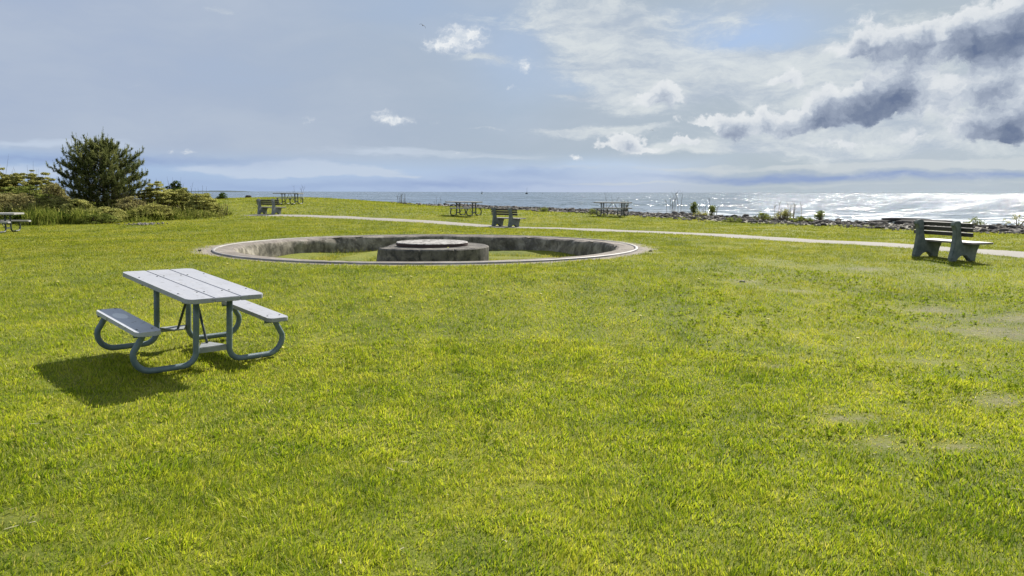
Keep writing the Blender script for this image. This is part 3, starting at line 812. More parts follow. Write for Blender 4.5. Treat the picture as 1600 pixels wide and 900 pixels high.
def tall_grass():
    n = 17000
    t = rng.random(n); u = -60 + 425 * t; base = np.interp(u, [-60, 0, 100, 200, 300, 365], [353, 352, 351, 347, 340, 336.5])
    d = np.interp(u, [-60, 100, 200, 300, 365], [34.4, 34.4, 35.8, 39, 41]) + rng.exponential(1.6, n) * rng.random(n) + 2.4 * (fbm(u * .02, t * 0, 1.0, 33, 3) - .5) + rng.normal(0, .3, n)
    x = (u - 800) / F * d; y = d; z = ground(x, y)
    hh = .24 * rng.uniform(.25, 1.6, n) * np.interp(u, [-60, 200, 300, 365], [1.5, 1.2, .8, .3]) * (.1 + 1.8 * sm(fbm(x, y, 1.1, 12, 3), .3, .7))
    V, L, st, k = blades(x, y, z, hh, .02 * rng.uniform(.7, 1.4, n), .5, False)
    me = np_mesh('tall_grass', V, L, st, None, {'rnd': np.repeat(rng.random(n), k), 'dry': np.repeat((rng.random(n) < .3) * .7, k)})
    tag(link('tall_grass', me, mat_leaf('tall_grass_blade', (.07, .11, .014), (.32, .33, .07), .5)), 'uncut dark green grass along the foot of the thicket', 'grass', kind='stuff')
tall_grass()

def tall_weeds():
    V, Q, RN = [], [], []
    for i in range(1100):
        u = random.uniform(-60, 352); d = random.uniform(34.6, 44) + (u > 220) * random.uniform(1, 3); d = min(d, 44.5)
        if u > 250: d = max(d, 38.5)
        x = (u - 800) / F * d; z = gz(x, d); h = random.uniform(.25, .85) * float(np.interp(u, [-60, 200, 300, 350], [1.15, 1.0, .8, .45]))
        lx, ly = random.gauss(0, .12) * h, random.gauss(0, .12) * h; w = .008; r0 = random.random()
        i0 = len(V); V += [(x - w, d, z), (x + w, d, z), (x + lx + w * .4, d + ly, z + h), (x + lx - w * .4, d + ly, z + h)]; Q.append((i0, i0 + 1, i0 + 2, i0 + 3)); RN += [.15] * 4
        for k in range(random.randint(9, 18)):
            t = random.uniform(.25, 1) ** .7; a = random.uniform(0, 6.28); ln = random.uniform(.05, .11) * (1.2 - .5 * t); p = np.array([x + lx * t, d + ly * t, z + h * t])
            dv = np.array([math.cos(a), math.sin(a), random.uniform(-.2, .8)]); sd = np.array([-math.sin(a), math.cos(a), 0]) * .32
            j = len(V); V += [p, p + dv * ln * .5 + sd * ln, p + dv * ln, p + dv * ln * .5 - sd * ln]; Q.append((j, j + 1, j + 2, j + 3)); RN += [min(1, r0 * .7 + random.random() * .4)] * 4
    me = tri_mesh('tall_weeds', np.array(V), np.array(Q), {'rnd': RN})
    tag(link('tall_weeds', me, mat_leaf('weed_stalk_leaf', (.10, .115, .025), (.46, .44, .15), .5, 1.2)), 'olive and pale weeds filling the gaps of the thicket', 'weeds', kind='stuff')
tall_weeds()

# ---------------------------------------------------------------- pine
def build_pine():
    d = 40.5; x = (166 - 800) / F * d; z = gz(x, d)
    root = empty('pine_tree', (x, d, z), 'bushy dark green pine with upright candle shoots rising out of the thicket', 'tree')
    px1 = d / F; H = EYE + (300.5 - 222 - 1.8) * px1 - z
    bm = bmesh.new()
    tube_into(bm, [(0, 0, -.1), (.05, 0, H * .3), (-.04, .03, H * .6), (.06, 0, H * .95)], [.11, .085, .05, .014], 8)
    bm_obj('trunk', bm, mat_simple('pine_bark', (.07, .05, .04), (.14, .10, .075), 9, .9, .2), root, True)
    bb = bmesh.new(); shoots = []
    W = 9
    for l in range(W):
        t = l / (W - 1); zc = H * (.10 + .80 * t ** .92)
        prof = float(np.interp(t, [0, .2, .4, .6, .8, 1], [1.75, 2.35, 2.40, 2.05, 1.35, .55]))
        nb = 10 if t < .7 else 8
        for b in range(nb):
            a = 2 * math.pi * b / nb + l * .9 + random.uniform(-.35, .35)
            ln = prof * random.uniform(.70, 1.0) * (1 - .03 * math.cos(a)); rise = float(np.interp(t, [0, .5, 1], [.16, .42, .9])) * ln + random.uniform(-.05, .18)
            p0 = Vector((0, 0, zc - .15)); dirv = Vector((math.cos(a), math.sin(a), 0)); sdv = Vector((-math.sin(a), math.cos(a), 0)); bend = random.uniform(-.15, .15)
            P = lambda q: p0 + dirv * ln * q + sdv * bend * ln * q * q + Vector((0, 0, rise * (.35 * q + .65 * q ** 2.6)))
            tube_into(bb, [P(q) for q in (0, .25, .5, .75, 1)], [.03, .022, .016, .010, .005], 4, False)
            ns = max(5, int(ln * 6.5))
            for k in range(ns):
                q = .28 + .72 * (k + random.random() * .8) / ns; base = P(min(q, 1)); sd = 1 if k % 2 else -1
                l2 = (.30 + .34 * (1.05 - q)) * random.uniform(.7, 1.2)
                tw = (dirv * random.uniform(.4, .9) + sdv * sd * random.uniform(.5, 1.0) + Vector((0, 0, random.uniform(.15, .55)))).normalized()
                tip = base + tw * l2; tube_into(bb, [base, tip], [.008, .004], 3, False)
                shoots.append((base.lerp(tip, .25), tip, 1))
                up = tip + Vector((tw.x * .05, tw.y * .05, random.uniform(.10, .20))); shoots.append((tip, up, 1))
                if random.random() < .5: shoots.append((up, up + Vector((random.uniform(-.03, .03), random.uniform(-.03, .03), random.uniform(.10, .22))), 0))
            e = P(1); shoots.append((P(.8), e, 1)); shoots.append((e, e + Vector((dirv.x * .05, dirv.y * .05, random.uniform(.22, .40))), 0))
    for cx, hh in ((-.42, .98), (-.22, 1.02), (.06, 1.10), (.30, 1.13), (.52, 1.0), (.02, .98), (.75, .9), (-.7, .88)):
        b0 = Vector((cx * .5, random.uniform(-.15, .15), H * (hh - .26))); t0_ = Vector((cx, random.uniform(-.2, .2), H * hh - .18))
        tube_into(bb, [b0, t0_], [.012, .006], 4, False); shoots.append((b0, t0_, 1)); shoots.append((b0.lerp(t0_, .4), t0_ + Vector((0, 0, -.02)), 1)); shoots.append((t0_, t0_ + Vector((.02, 0, random.uniform(.22, .34))), 0))
    for i in range(520):
        t = random.random() ** 1.1; pr = float(np.interp(t, [0, .2, .4, .6, .8, 1], [1.75, 2.35, 2.40, 2.05, 1.35, .55])); a = random.uniform(0, 6.28); q = random.uniform(.15, .86) ** .8
        b0 = Vector((math.cos(a) * pr * q * .93, math.sin(a) * pr * q * .93, H * (.10 + .80 * t ** .92) + .25 * pr * q ** 2 - .1)); tw = Vector((math.cos(a) * .5, math.sin(a) * .5, random.uniform(.5, 1.2))).normalized(); e = b0 + tw * random.uniform(.22, .42)
        tube_into(bb, [b0 - Vector((math.cos(a), math.sin(a), .1)) * .25, b0, e], [.009, .007, .004], 3, False); shoots.append((b0, e, 1))
        if random.random() < .4: shoots.append((e, e + Vector((0, 0, random.uniform(.12, .22))), 0))
    bm_obj('branches', bb, M_STEM, root)
    B = []; Tp = []; Wd = []; RN = []
    for p, q, kd in shoots:
        ax = np.array(q - p); L = np.linalg.norm(ax); ax = ax / L
        n = int(46 + 110 * L) if kd else 34
        sL = rng.random(n) * L; o = rng.normal(0, 1, (n, 3)); o -= ax * (o @ ax)[:, None]; o /= np.linalg.norm(o, axis=1)[:, None]
        nl = (.115 if kd else .05) * rng.uniform(.7, 1.25, n)
        dirn = o * (.85 if kd else .40) + ax * .6; dirn /= np.linalg.norm(dirn, axis=1)[:, None]
        b = np.array(p) + ax * sL[:, None]
        B.append(b); Tp.append(b + dirn * nl[:, None]); Wd.append(np.cross(dirn, rng.normal(0, 1, (n, 3)))); RN.append(np.full(n, random.random() * .7 + (.3 if kd == 0 else 0)))
    B = np.concatenate(B); Tp = np.concatenate(Tp); Wd = np.concatenate(Wd); Wd /= np.linalg.norm(Wd, axis=1)[:, None]; RN = np.concatenate(RN)
    w = .0085
    V = np.stack([B - Wd * w, B + Wd * w, Tp], 1).reshape(-1, 3)
    me = tri_mesh('needles', V, np.arange(len(V)).reshape(-1, 3), {'rnd': np.repeat(RN, 3)})
    link('needles', me, mat_leaf('pine_needle', (.066, .086, .028), (.32, .335, .12), .5, 1.2), root)
build_pine()

# ---------------------------------------------------------------- shore rocks
ICO = None
def rock_verts(nsub=1):
    bm = bmesh.new(); bmesh.ops.create_icosphere(bm, subdivisions=nsub, radius=1)
    V = np.array([v.co[:] for v in bm.verts]); T = np.array([[v.index for v in f.verts] for f in bm.faces]); bm.free(); return V, T
def rot_rand():
    q = rng.normal(0, 1, 4); q /= np.linalg.norm(q); w, x, y, z = q
    return np.array([[1 - 2 * (y * y + z * z), 2 * (x * y - z * w), 2 * (x * z + y * w)], [2 * (x * y + z * w), 1 - 2 * (x * x + z * z), 2 * (y * z - x * w)], [2 * (x * z - y * w), 2 * (y * z + x * w), 1 - 2 * (x * x + y * y)]])
def one_rock(size, nsub=1, sq=(1, .8, .6)):
    V, T = rock_verts(nsub)
    V = V * (1 + rng.normal(0, .16 if nsub == 1 else .07, len(V))[:, None])
    for _ in range(7):                                      # planar cuts give broken faces
        nn = rng.normal(0, 1, 3); nn /= np.linalg.norm(nn); dd = V @ nn - rng.uniform(.55, .85); V = V - nn * np.maximum(dd, 0)[:, None]
    return (V @ rot_rand().T) * np.array(sq) * size, T

M_ROCKS = mat_rock('shore_rubble', [(0, (0.024, 0.023, 0.021)), (.3, (0.072, 0.065, 0.057)), (.55, (0.154, 0.138, 0.121)), (.8, (0.242, 0.219, 0.194)), (1, (0.340, 0.323, 0.299))])
M_BOULD = mat_rock('dark_boulder', [(0, (0.028, 0.025, 0.024)), (.6, (0.069, 0.065, 0.062)), (1, (0.154, 0.143, 0.131))])
def rubble():
    Vs, Ts, RN = [], [], []; o = 0
    for i in range(14000):
        x = rng.uniform(-10, 34); ye = np.interp(x, EX, EY)
        s = rng.uniform(-.6, 9) if rng.random() < .75 else rng.uniform(-1.6, 3)
        if x < -4 and rng.random() < .75: continue
        y = ye + s / .78 + (vnoise(np.array([x]), np.array([ye]), .6, 4)[0] - .5) * 2
        sz = float(np.clip(rng.lognormal(-2.95, .5), .03, .2))
        V, T = one_rock(sz, 1); V = V + [x, y, gz(x, y) + sz * .22]
        Vs.append(V); Ts.append(T + o); o += len(V); RN.append(np.full(len(V), rng.random()))
    me = tri_mesh('shore_rubble', np.concatenate(Vs), np.concatenate(Ts), {'rnd': np.concatenate(RN)})
    tag(link('shore_rubble', me, M_ROCKS), 'grey and tan broken stones heaped along the shore', 'rubble', kind='stuff')
rubble()
def boulder(x, y, size, label, sq=(1, .8, .6), mat=None, group='dark boulders along the shore', z=None, name='boulder', cat='rock', tone=None):
    V, T = one_rock(size, 2, sq)
    me = tri_mesh(name, V, T, {'rnd': np.full(len(V), rng.random() if tone is None else tone)})
    o = link(name, me, mat or M_BOULD); o.location = (x, y, (gz(x, y) if z is None else z) + size * sq[2] * .3)
    return tag(o, label, cat, group)
for u, v, d, sz, lb in ((795, 321, 47, .38, 'upright dark boulder just right of the middle bench on the rubble crest'), (834, 323, 47, .30, 'dark boulder on the rubble crest right of the middle bench'),
                        (1055, 327, 43, .42, 'dark boulder beside bare stalks right of the far picnic table'), (1066, 325, 43, .34, 'dark boulder half hidden by the upright green shoot'), (1148, 338, 39, .36, 'dark boulder low in the rubble between two green tufts'),
                        (1165, 333, 40, .42, 'wide dark boulder on top of the rubble'), (1405, 349, 33, .34, 'dark boulder in the rubble left of the right bench'), (1552, 352, 29, .40, 'squat black boulder right of the right bench'),
                        (1285, 357, 32, .30, 'dark boulder at the grass edge below the tufted shore'), (1345, 353, 33, .30, 'pale edged dark boulder among stones left of the right bench'), (1580, 349, 29.5, .3, 'dark boulder at the right edge of the picture'),
                        (708, 318, 55, .4, 'dark boulder on the crest behind the dark legged picnic table'), (388, 307, 62, .5, 'dark boulder on the grassy crest left of the far table'), (345, 309, 61, .45, 'dark boulder beside the small bush on the left shore')):
    p = at_depth(u, v, d); boulder(p.x, p.y, sz * .62, lb)
# flat ledges in the surf
for u, d, sz, lb in ((1368, 62, .9, 'low black ledge in the surf, leftmost of the three'), (1412, 64, 1.5, 'long black ledge in the surf, middle of the three'), (1446, 60, 1.6, 'long black ledge in the surf behind the right bench')):
    x = (u - 800) / F * d; boulder(x, d, sz, lb, (1.6, 1.0, .16), group='ledges in the surf', z=SEA, name='rock_ledge', cat='ledge', tone=0)

# shore tufts and bare stalks
GT = 'plants growing on the shore rocks'
px_shrub(1083, 316, 330, 9, 42, M_LF_GREEN, 'narrow upright green shoot on the shore rocks', name='shore_plant', ncl=16, per=40, leaf=.05, cl=.14, flat=1.4, up=.1, cat='plant', group=GT)
px_shrub(1111, 322, 330, 14, 42, M_LF_GREEN, 'small round green tuft right of the narrow shoot', name='shore_plant', ncl=14, per=36, leaf=.05, cl=.16, flat=1, up=.1, cat='plant', group=GT)
px_shrub(1222, 328, 345, 26, 36, M_LF_OLIVE, 'large green tuft with bare stalks above the rubble', name='shore_plant', ncl=18, per=36, leaf=.045, cl=.18, flat=1.1, up=.05, bare=14, cat='plant', group=GT)
px_shrub(1280, 329, 343, 14, 37, M_LF_GREEN, 'green tuft standing right in front of the white surf', name='shore_plant', ncl=14, per=36, leaf=.045, cl=.15, flat=1, up=.1, bare=4, cat='plant', group=GT)
px_shrub(1190, 333, 345, 26, 36, M_LF_GREEN, 'low green tuft left of the large stalky one', name='shore_plant', ncl=14, per=36, leaf=.045, cl=.2, flat=.6, up=.05, cat='plant', group=GT)
px_shrub(1143, 342, 352, 26, 35.5, M_LF_GREEN, 'low wide green clump in the grass in front of the rubble', name='shore_plant', ncl=14, per=36, leaf=.045, cl=.2, flat=.5, up=.05, cat='plant', group=GT)
px_shrub(1095, 334, 340, 26, 39.5, M_LF_OLIVE, 'low olive clump at the grass edge below the round tuft', name='shore_plant', ncl=10, per=30, leaf=.045, cl=.2, flat=.5, up=.05, cat='plant', group=GT)
px_shrub(1250, 340, 350, 34, 34.5, M_LF_GREEN, 'low green clump between the grass and the surf tufts', name='shore_plant', ncl=14, per=36, leaf=.045, cl=.2, flat=.5, up=.05, cat='plant', group=GT)
px_shrub(848, 326, 332, 20, 46, M_LF_GREEN, 'bright low clump on the rubble right of the middle bench', name='shore_plant', ncl=10, per=30, leaf=.045, cl=.2, flat=.5, up=.05, cat='plant', group=GT)
px_shrub(925, 326, 336, 16, 42, M_LF_GREEN, 'green clump behind the left end of the picnic table by the stalks', name='shore_plant', ncl=10, per=30, leaf=.045, cl=.2, flat=.6, up=.05, cat='plant', group=GT)
px_shrub(975, 314, 330, 16, 45, M_LF_DARK, 'dark stalky bush behind the picnic table on the right', name='shore_plant', ncl=12, per=20, leaf=.035, cl=.16, flat=1.2, up=.1, bare=12, cat='plant', group=GT)
px_shrub(350, 304, 310, 13, 60, M_LF_DARK, 'small dark bush on the left shore beyond the thicket', name='shore_plant', ncl=12, per=36, leaf=.07, cl=.22, flat=.9, up=.1, cat='plant', group=GT)
px_shrub(1590, 334, 350, 40, 31, M_LF_OLIVE, 'olive tuft of coarse grass behind the rubble at the right edge', name='shore_plant', ncl=12, per=30, leaf=.04, cl=.2, flat=.7, up=.05, cat='plant', group=GT)
px_shrub(1520, 342, 352, 26, 31, M_LF_GREEN, 'green tuft right behind the end of the right bench', name='shore_plant', ncl=12, per=30, leaf=.04, cl=.18, flat=.7, up=.05, cat='plant', group=GT)

def stalks(u, vtop, w, d, n, label, hmul=1.0):
    x = (u - 800) / F * d; z = gz(x, d); H = EYE + (300.5 - vtop + (u - 800) * .0028) / F * d - z
    root = empty('bare_stalks', (x, d, z), label, 'plant', 'bare stalks on the shore')
    for i in range(n):
        bm = bmesh.new()
        px = rng.normal(0, w / F * d * .3); py = rng.normal(0, .35); h = H * rng.uniform(.35, 1)
        l = rng.normal(0, .12) * h; tube_into(bm, [(px, py, -.1), (px + l * .3, py, h * .5), (px + l, py, h)], [.012, .009, .003], 4, False)
        for k in range(3):
            zz = h * rng.uniform(.4, .9); s = rng.choice([-1, 1]); tube_into(bm, [(px + l * .6, py, zz), (px + l * .6 + s * .12 * h, py + rng.normal(0, .05), zz + .2 * h)], [.006, .002], 3, False)
        bm_obj('stalk', bm, M_STEM, root)
stalks(627, 301, 24, 58, 12, 'bare twiggy stalks standing against the sea left of the middle tables')
stalks(955, 300, 30, 47, 6, 'tall bare stalks rising behind the left half of the stalky picnic table')
stalks(1050, 298, 14, 43, 8, 'tall thin bare stalks beside the dark boulder, against the sea')
stalks(1100, 306, 26, 42, 7, 'short thin bare stalks between the narrow shoot and the round tuft')
stalks(470, 287, 16, 54, 5, 'thin bare stalks behind the picnic table on the crest')
stalks(1225, 314, 34, 37, 14, 'bare stalks growing out of the large shore tuft')
stalks(690, 306, 20, 57, 4, 'two or three thin stalks above the crest left of the dark legged table')

# small stones lying on the lawn
for u, v, sz, lb in ((1160, 441, .055, 'flat pale stone lying in the lawn in front of the right bench'), (979, 456, .035, 'tiny white stone in the middle of the lawn'),
                     (1016, 393, .06, 'dark stone beside the right end of the concrete ring'), (312, 392, .06, 'dark stone beside the left end of the concrete ring')):
    x, y = on_ground(u, v); boulder(x, y, sz, lb, (1, .7, .45), M_ROCKS, 'stones on the lawn', name='stone', cat='stone', tone=.35 if lb.startswith('dark') else .85)
def stone_pile():
    x0, y0 = on_ground(226, 351); Vs, Ts, RN = [], [], []; o = 0
    for i in range(90):
        x = x0 + rng.normal(0, .35); y = y0 + rng.normal(0, .35); sz = rng.uniform(.03, .09)
        V, T = one_rock(sz); V = V + [x, y, gz(x, y) + sz * .4]; Vs.append(V); Ts.append(T + o); o += len(V); RN.append(np.full(len(V), .5 + .5 * rng.random()))
    tag(link('gravel_patch', tri_mesh('gravel_patch', np.concatenate(Vs), np.concatenate(Ts), {'rnd': np.concatenate(RN)}), M_ROCKS), 'scatter of pale gravel at the foot of the thicket', 'gravel', kind='stuff')
stone_pile()

# dandelion heads
def dandelions():
    px = [(763, 460), (845, 465), (441, 551), (1092, 441), (958, 413), (642, 437), (355, 416), (96, 379), (44, 371), (321, 361), (346, 362), (227, 378), (700, 390), (1000, 500), (1200, 505), (1340, 535), (610, 470), (90, 445)]
    bm0 = bmesh.new(); bmesh.ops.create_uvsphere(bm0, u_segments=10, v_segments=6, radius=.024)
    for v in bm0.verts: v.co.z = v.co.z * .45 + .05
    me = bpy.data.meshes.new('flower_head'); bm0.to_mesh(me); bm0.free(); me.materials.append(mat_simple('dandelion_yellow', (.62, .55, .10), (.70, .66, .30), 30, .8, .2))
    bs = bmesh.new(); tube_into(bs, [(0, 0, -.02), (.004, 0, .045)], .003, 5); ms = bpy.data.meshes.new('flower_stem'); bs.to_mesh(ms); bs.free(); ms.materials.append(M_LF_GREEN)
    for u, v in px:
        x, y = on_ground(u, v)
        r = empty('dandelion', (x, y, gz(x, y)), 'small pale yellow dandelion head dotting the mown grass', 'flower', 'dandelions in the lawn')
        a = bpy.data.objects.new('flower_head', me); b = bpy.data.objects.new('stem', ms)
        for q in (a, b): COL.objects.link(q); q.parent = r
dandelions()

# ---------------------------------------------------------------- birds and things at sea
def bird(u, v, d, span, dirn, droop, label):
    p = at_depth(u, v, d); bm = bmesh.new()
    n = 9; rows = []
    for i in range(-n, n + 1):                              # wings and body in one skin, section by section
        t = i / n; a = abs(t); y = t * span / 2
        ch = .17 * (1 - .75 * a ** 1.6) * span * .8; th = .018 + .055 * math.exp(-(a / .10) ** 2); zz = span * (.16 * math.sin(a * 2.2) - droop * a * a) * (1 if t > 0 else .8)
        body = .16 * span * math.exp(-(a / .09) ** 2); xs_ = -.10 * span * a * a
        rows.append([bm.verts.new((xs_ + ch * .5 + body, y, zz)), bm.verts.new((xs_ + ch * .1, y, zz + th * span)), bm.verts.new((xs_ - ch * .5 - body * 1.3, y, zz)), bm.verts.new((xs_, y, zz - th * span))])
    for a, b in zip(rows[:-1], rows[1:]):
        for k in range(4): bm.faces.new((a[k], a[(k + 1) % 4], b[(k + 1) % 4], b[k]))
    bm.faces.new(rows[0][::-1]); bm.faces.new(rows[-1])
    bmesh.ops.recalc_face_normals(bm, faces=bm.faces)
    o = bm_obj('bird', bm, mat_simple('dark_plumage', (.02, .02, .022), (.05, .05, .055), 5, .7, .2), smooth=True)
    o.location = p; o.rotation_euler = dirn
    tag(o, label, 'bird')
bird(661, 40, 95, .95, (R(35), R(-20), R(75)), .25, 'dark bird flying high in the sky left of the white cloud puff')
bird(1019, 203.5, 150, .75, (R(15), R(-10), R(80)), .3, 'tiny distant bird flying below the pale clouds on the right')

def sailboat():
    d = 1000; p = at_depth(823, 302.5, d)
    root = empty('sailboat', (p.x, p.y, SEA), 'tiny sailboat with bare mast far out on the sea', 'boat')
    hm = mat_simple('dark_hull', (.05, .06, .07), (.09, .10, .11), 1, .5, .4)
    bm = bmesh.new(); rows = []
    for i in range(9):
        t = i / 8; w = 1.1 * math.sin(math.pi * min(.98, .12 + t * .88)) ** .6; x = -3.2 + 6.4 * t
        rows.append([bm.verts.new((x, -w, 1.0 + .25 * t)), bm.verts.new((x, -w * .5, -.2)), bm.verts.new((x, w * .5, -.2)), bm.verts.new((x, w, 1.0 + .25 * t))])
    for a, b in zip(rows[:-1], rows[1:]):
        for k in range(4): bm.faces.new((a[k], b[k], b[(k + 1) % 4], a[(k + 1) % 4]))
    bm.faces.new(rows[0]); bm.faces.new(rows[-1][::-1]); bmesh.ops.recalc_face_normals(bm, faces=bm.faces)
    bm_obj('hull', bm, hm, root)
    bm = bmesh.new(); box_into(bm, 2.4, 1.2, .6, (.2, 0, 1.35), None, .1); bm_obj('cabin', bm, hm, root)
    bm = bmesh.new(); tube_into(bm, [(.6, 0, 1), (.6, 0, 9.2)], [.16, .08], 8); bm_obj('mast', bm, hm, root, True)
    bm = bmesh.new(); tube_into(bm, [(.6, 0, 2.2), (-2.6, 0, 2.1)], [.12, .1], 6); bm_obj('boom', bm, hm, root, True)
    root.rotation_euler = (0, 0, R(60))
sailboat()
def buoy(u, d, h, label):
    x = (u - 800) / F * d
    root = empty('channel_buoy', (x, d, SEA), label, 'buoy'); m = mat_simple('buoy_dark', (.03, .05, .045), (.06, .08, .07), 2, .5, .4)
    bm = bmesh.new(); lathe(bm, [(0.02, -.4), (h * .32, -.3), (h * .32, h * .12), (h * .2, h * .2)], 16); bm_obj('float', bm, m, root, True)
    bm = bmesh.new(); tube_into(bm, [(0, 0, h * .15), (0, 0, h * .6), (0, 0, h)], [h * .14, h * .12, h * .05], 10); bm_obj('tower', bm, m, root, True)
buoy(753, 900, 3.4, 'dark pillar buoy on the sea above the dark legged picnic table')
buoy(847, 1000, 1.6, 'small dark buoy on the sea just right of the sailboat')

# ---------------------------------------------------------------- sky
def px_dir(u, v):
    r = ray(u, v); r /= np.linalg.norm(r)
    return math.atan2(r[0], r[1]), math.asin(r[2])

def build_world():
    w = bpy.data.worlds.new('World'); S.world = w; w.use_nodes = True
    nt = NT(w.node_tree); w.cycles.sampling_method = 'MANUAL'; w.cycles.sample_map_resolution = 512
    sky = nt.n('ShaderNodeTexSky', sky_type='NISHITA', sun_disc=False, sun_elevation=SUN_EL, sun_rotation=SUN_AZ, altitude=0, air_density=1.0, dust_density=.6, ozone_density=1.6)
    dirv = nt.n('ShaderNodeTexCoord').outputs['Generated']
    nz = nt.vm('NORMALIZE', dirv); sp = nt.n('ShaderNodeSeparateXYZ', {0: nz})
    az = nt.m('ARCTAN2', sp.outputs[0], sp.outputs[1]); el = nt.m('ARCSINE', sp.outputs[2])
    v = nt.n('ShaderNodeCombineXYZ', {0: az, 1: el, 2: 0}).outputs[0]
    STR = 0.10
    def K(r, g, b):                                         # sRGB 0-255 as radiance, before the background strength
        f = lambda c: ((c / 255 + .055) / 1.055) ** 2.4 if c > 10 else c / 255 / 12.92
        return tuple(f(c) / STR / 2 ** .8 * 1.07 for c in (r, g, b))
    px = 1.0 / F
    def blobs(vec, lst):
        acc = None
        for u, vv, ru, rv, wt in lst:
            a, e = px_dir(u, vv); ra = ru * px; re = rv * px
            q = nt.vm('MULTIPLY_ADD', vec, (1 / ra, 1 / re, 0), (-a / ra, -e / re, 0))
            g = nt.m('POWER', .3679, nt.vm('DOT_PRODUCT', q, q))
            acc = nt.m('MULTIPLY', g, wt) if acc is None else nt.m('MULTIPLY_ADD', g, wt, acc)
        return acc
    def warp(scale, amp, st=(1, 1, 1), detail=4):
        n = nt.noise(nt.scale(v, st), scale, detail, .6, out='Color')
        return nt.vm('MULTIPLY_ADD', nt.vm('SUBTRACT', n, (.5, .5, .5)), (amp, amp, 0), v)
    # --- base: clear blue toned down to the colour of the air near the water
    blue = nt.mix(nt.ss(el, -.02, .09), K(132, 167, 214), K(140, 167, 208))
    base = nt.mix(.85, sky.outputs[0], blue)
    # --- thin grey veil that fills most of the sky
    w1 = warp(3.0, .10)
    veil_n = nt.noise(nt.scale(w1, (1.0, 3.0, 1)), 3.2, 5, .55)
    veil = nt.m('MULTIPLY', nt.m('MAXIMUM', nt.ss(el, .016, .058), nt.ss(az, .12, .34)), nt.ss(veil_n, .22, .50, .86, 1.0))
    clear = blobs(w1, [(800, 85, 80, 80, .45), (1160, 48, 130, 34, 1.1), (920, 130, 60, 24, .4), (640, 10, 120, 40, .25), (60, 255, 150, 14, .5), (850, 272, 200, 16, .8), (1440, 235, 200, 12, .2), (560, 285, 260, 10, .6)])
    veil = nt.m('SUBTRACT', veil, nt.m('MULTIPLY', clear, .85), clamp=True)
    vcol = nt.mix(nt.ss(az, -.55, .40), K(164, 178, 201), K(166, 180, 191))
    vcol = nt.mix(nt.m('MULTIPLY', nt.ss(veil_n, .38, .68), .6), vcol, K(180, 191, 206))
    c = nt.mix(veil, base, vcol)
    glow = blobs(v, [(1480, 255, 430, 90, .35), (1460, -150, 420, 330, .2)])
    c = nt.mix(glow, c, K(190, 199, 204))
    # --- bands of layer cloud close to the water
    w2 = warp(9.0, .030, (1, 3, 1))
    bn = nt.noise(nt.scale(w2, (2.4, 15, 1)), 3.6, 7, .62)
    band = blobs(w2, [(560, 268, 80, 6, 1.2), (470, 262, 120, 11, 1.0), (340, 266, 90, 9, .8), (640, 274, 30, 2.2, .8), (50, 222, 130, 8, .8), (30, 268, 80, 10, 1.0), (600, 238, 170, 8, .7), (800, 248, 150, 8, .6), (1400, 262, 330, 5, 1.15), (1560, 254, 130, 6, 1.1), (960, 286, 130, 2.5, .8), (1300, 289, 330, 4, .55), (900, 262, 120, 4, .5), (250, 238, 120, 7, .35)])
    band = nt.ss(nt.m('ADD', band, nt.m('MULTIPLY', nt.m('SUBTRACT', bn, .5), 1.5)), .30, .92)
    c = nt.mix(nt.m('MULTIPLY', band, .8), c, nt.mix(nt.ss(az, -.4, .4), K(190, 203, 221), K(199, 206, 210)))
    dk = blobs(w2, [(1290, 276, 240, 5, .85), (1180, 281, 90, 4, .5), (1560, 273, 120, 4, .5), (270, 250, 150, 7, .45), (70, 246, 140, 7, .6), (820, 270, 110, 8, .5), (820, 288, 160, 6, .3), (690, 286, 130, 8, .5), (430, 290, 180, 6, .3)])
    c = nt.mix(nt.m('MULTIPLY', dk, nt.ss(bn, .3, .6, .5, 1.0)), c, K(139, 159, 198))
    # --- high white sheets, centre and right
    w3 = warp(6.0, .06, (1, 2.2, 1), 6)
    hn = nt.noise(nt.scale(w3, (2.2, 7.0, 1)), 4.2, 10, .68)
    sheet = blobs(w3, [(960, 35, 140, 40, .85), (890, 18, 120, 26, .45), (975, 95, 110, 40, .75), (1060, 122, 160, 36, .95), (1190, 104, 130, 28, .85), (1020, 160, 90, 22, .5), (1260, 130, 120, 50, .55), (890, 212, 80, 10, 1.0), (1000, 206, 70, 7, .7), (1090, 233, 70, 9, .85), (1250, 224, 170, 14, .8), (1420, 210, 200, 40, .6), (905, 149, 50, 4, .8), (1520, 140, 170, 80, .55), (750, 98, 42, 6, 1.1), (340, 3, 22, 8, .7), (1160, 20, 50, 26, .35), (750, 209, 30, 2, .9), (1300, 200, 120, 50, .35), (985, 236, 60, 7, .6), (1390, 20, 80, 24, .4)])
    sheet = nt.ss(nt.m('ADD', sheet, nt.m('MULTIPLY', nt.m('SUBTRACT', hn, .5), 2.0)), .25, 1.0)
    scol = nt.mix(nt.ss(hn, .32, .66), K(174, 186, 201), K(214, 220, 222))
    c = nt.mix(nt.m('MULTIPLY', sheet, .88), c, scol)
    # --- cumulus, lit from behind and above: the more cloud stands over a spot, the darker it is
    wn = nt.noise(nt.scale(v, (1, 1.2, 1)), 26.0, 8, .6, out='Color')
    wo = nt.vm('MULTIPLY', nt.vm('SUBTRACT', wn, (.5, .5, .5)), (.040, .034, 0))
    wn2 = nt.noise(v, 75.0, 5, .6, out='Color')
    wo = nt.vm('MULTIPLY_ADD', nt.vm('SUBTRACT', wn2, (.5, .5, .5)), (.012, .012, 0), wo)
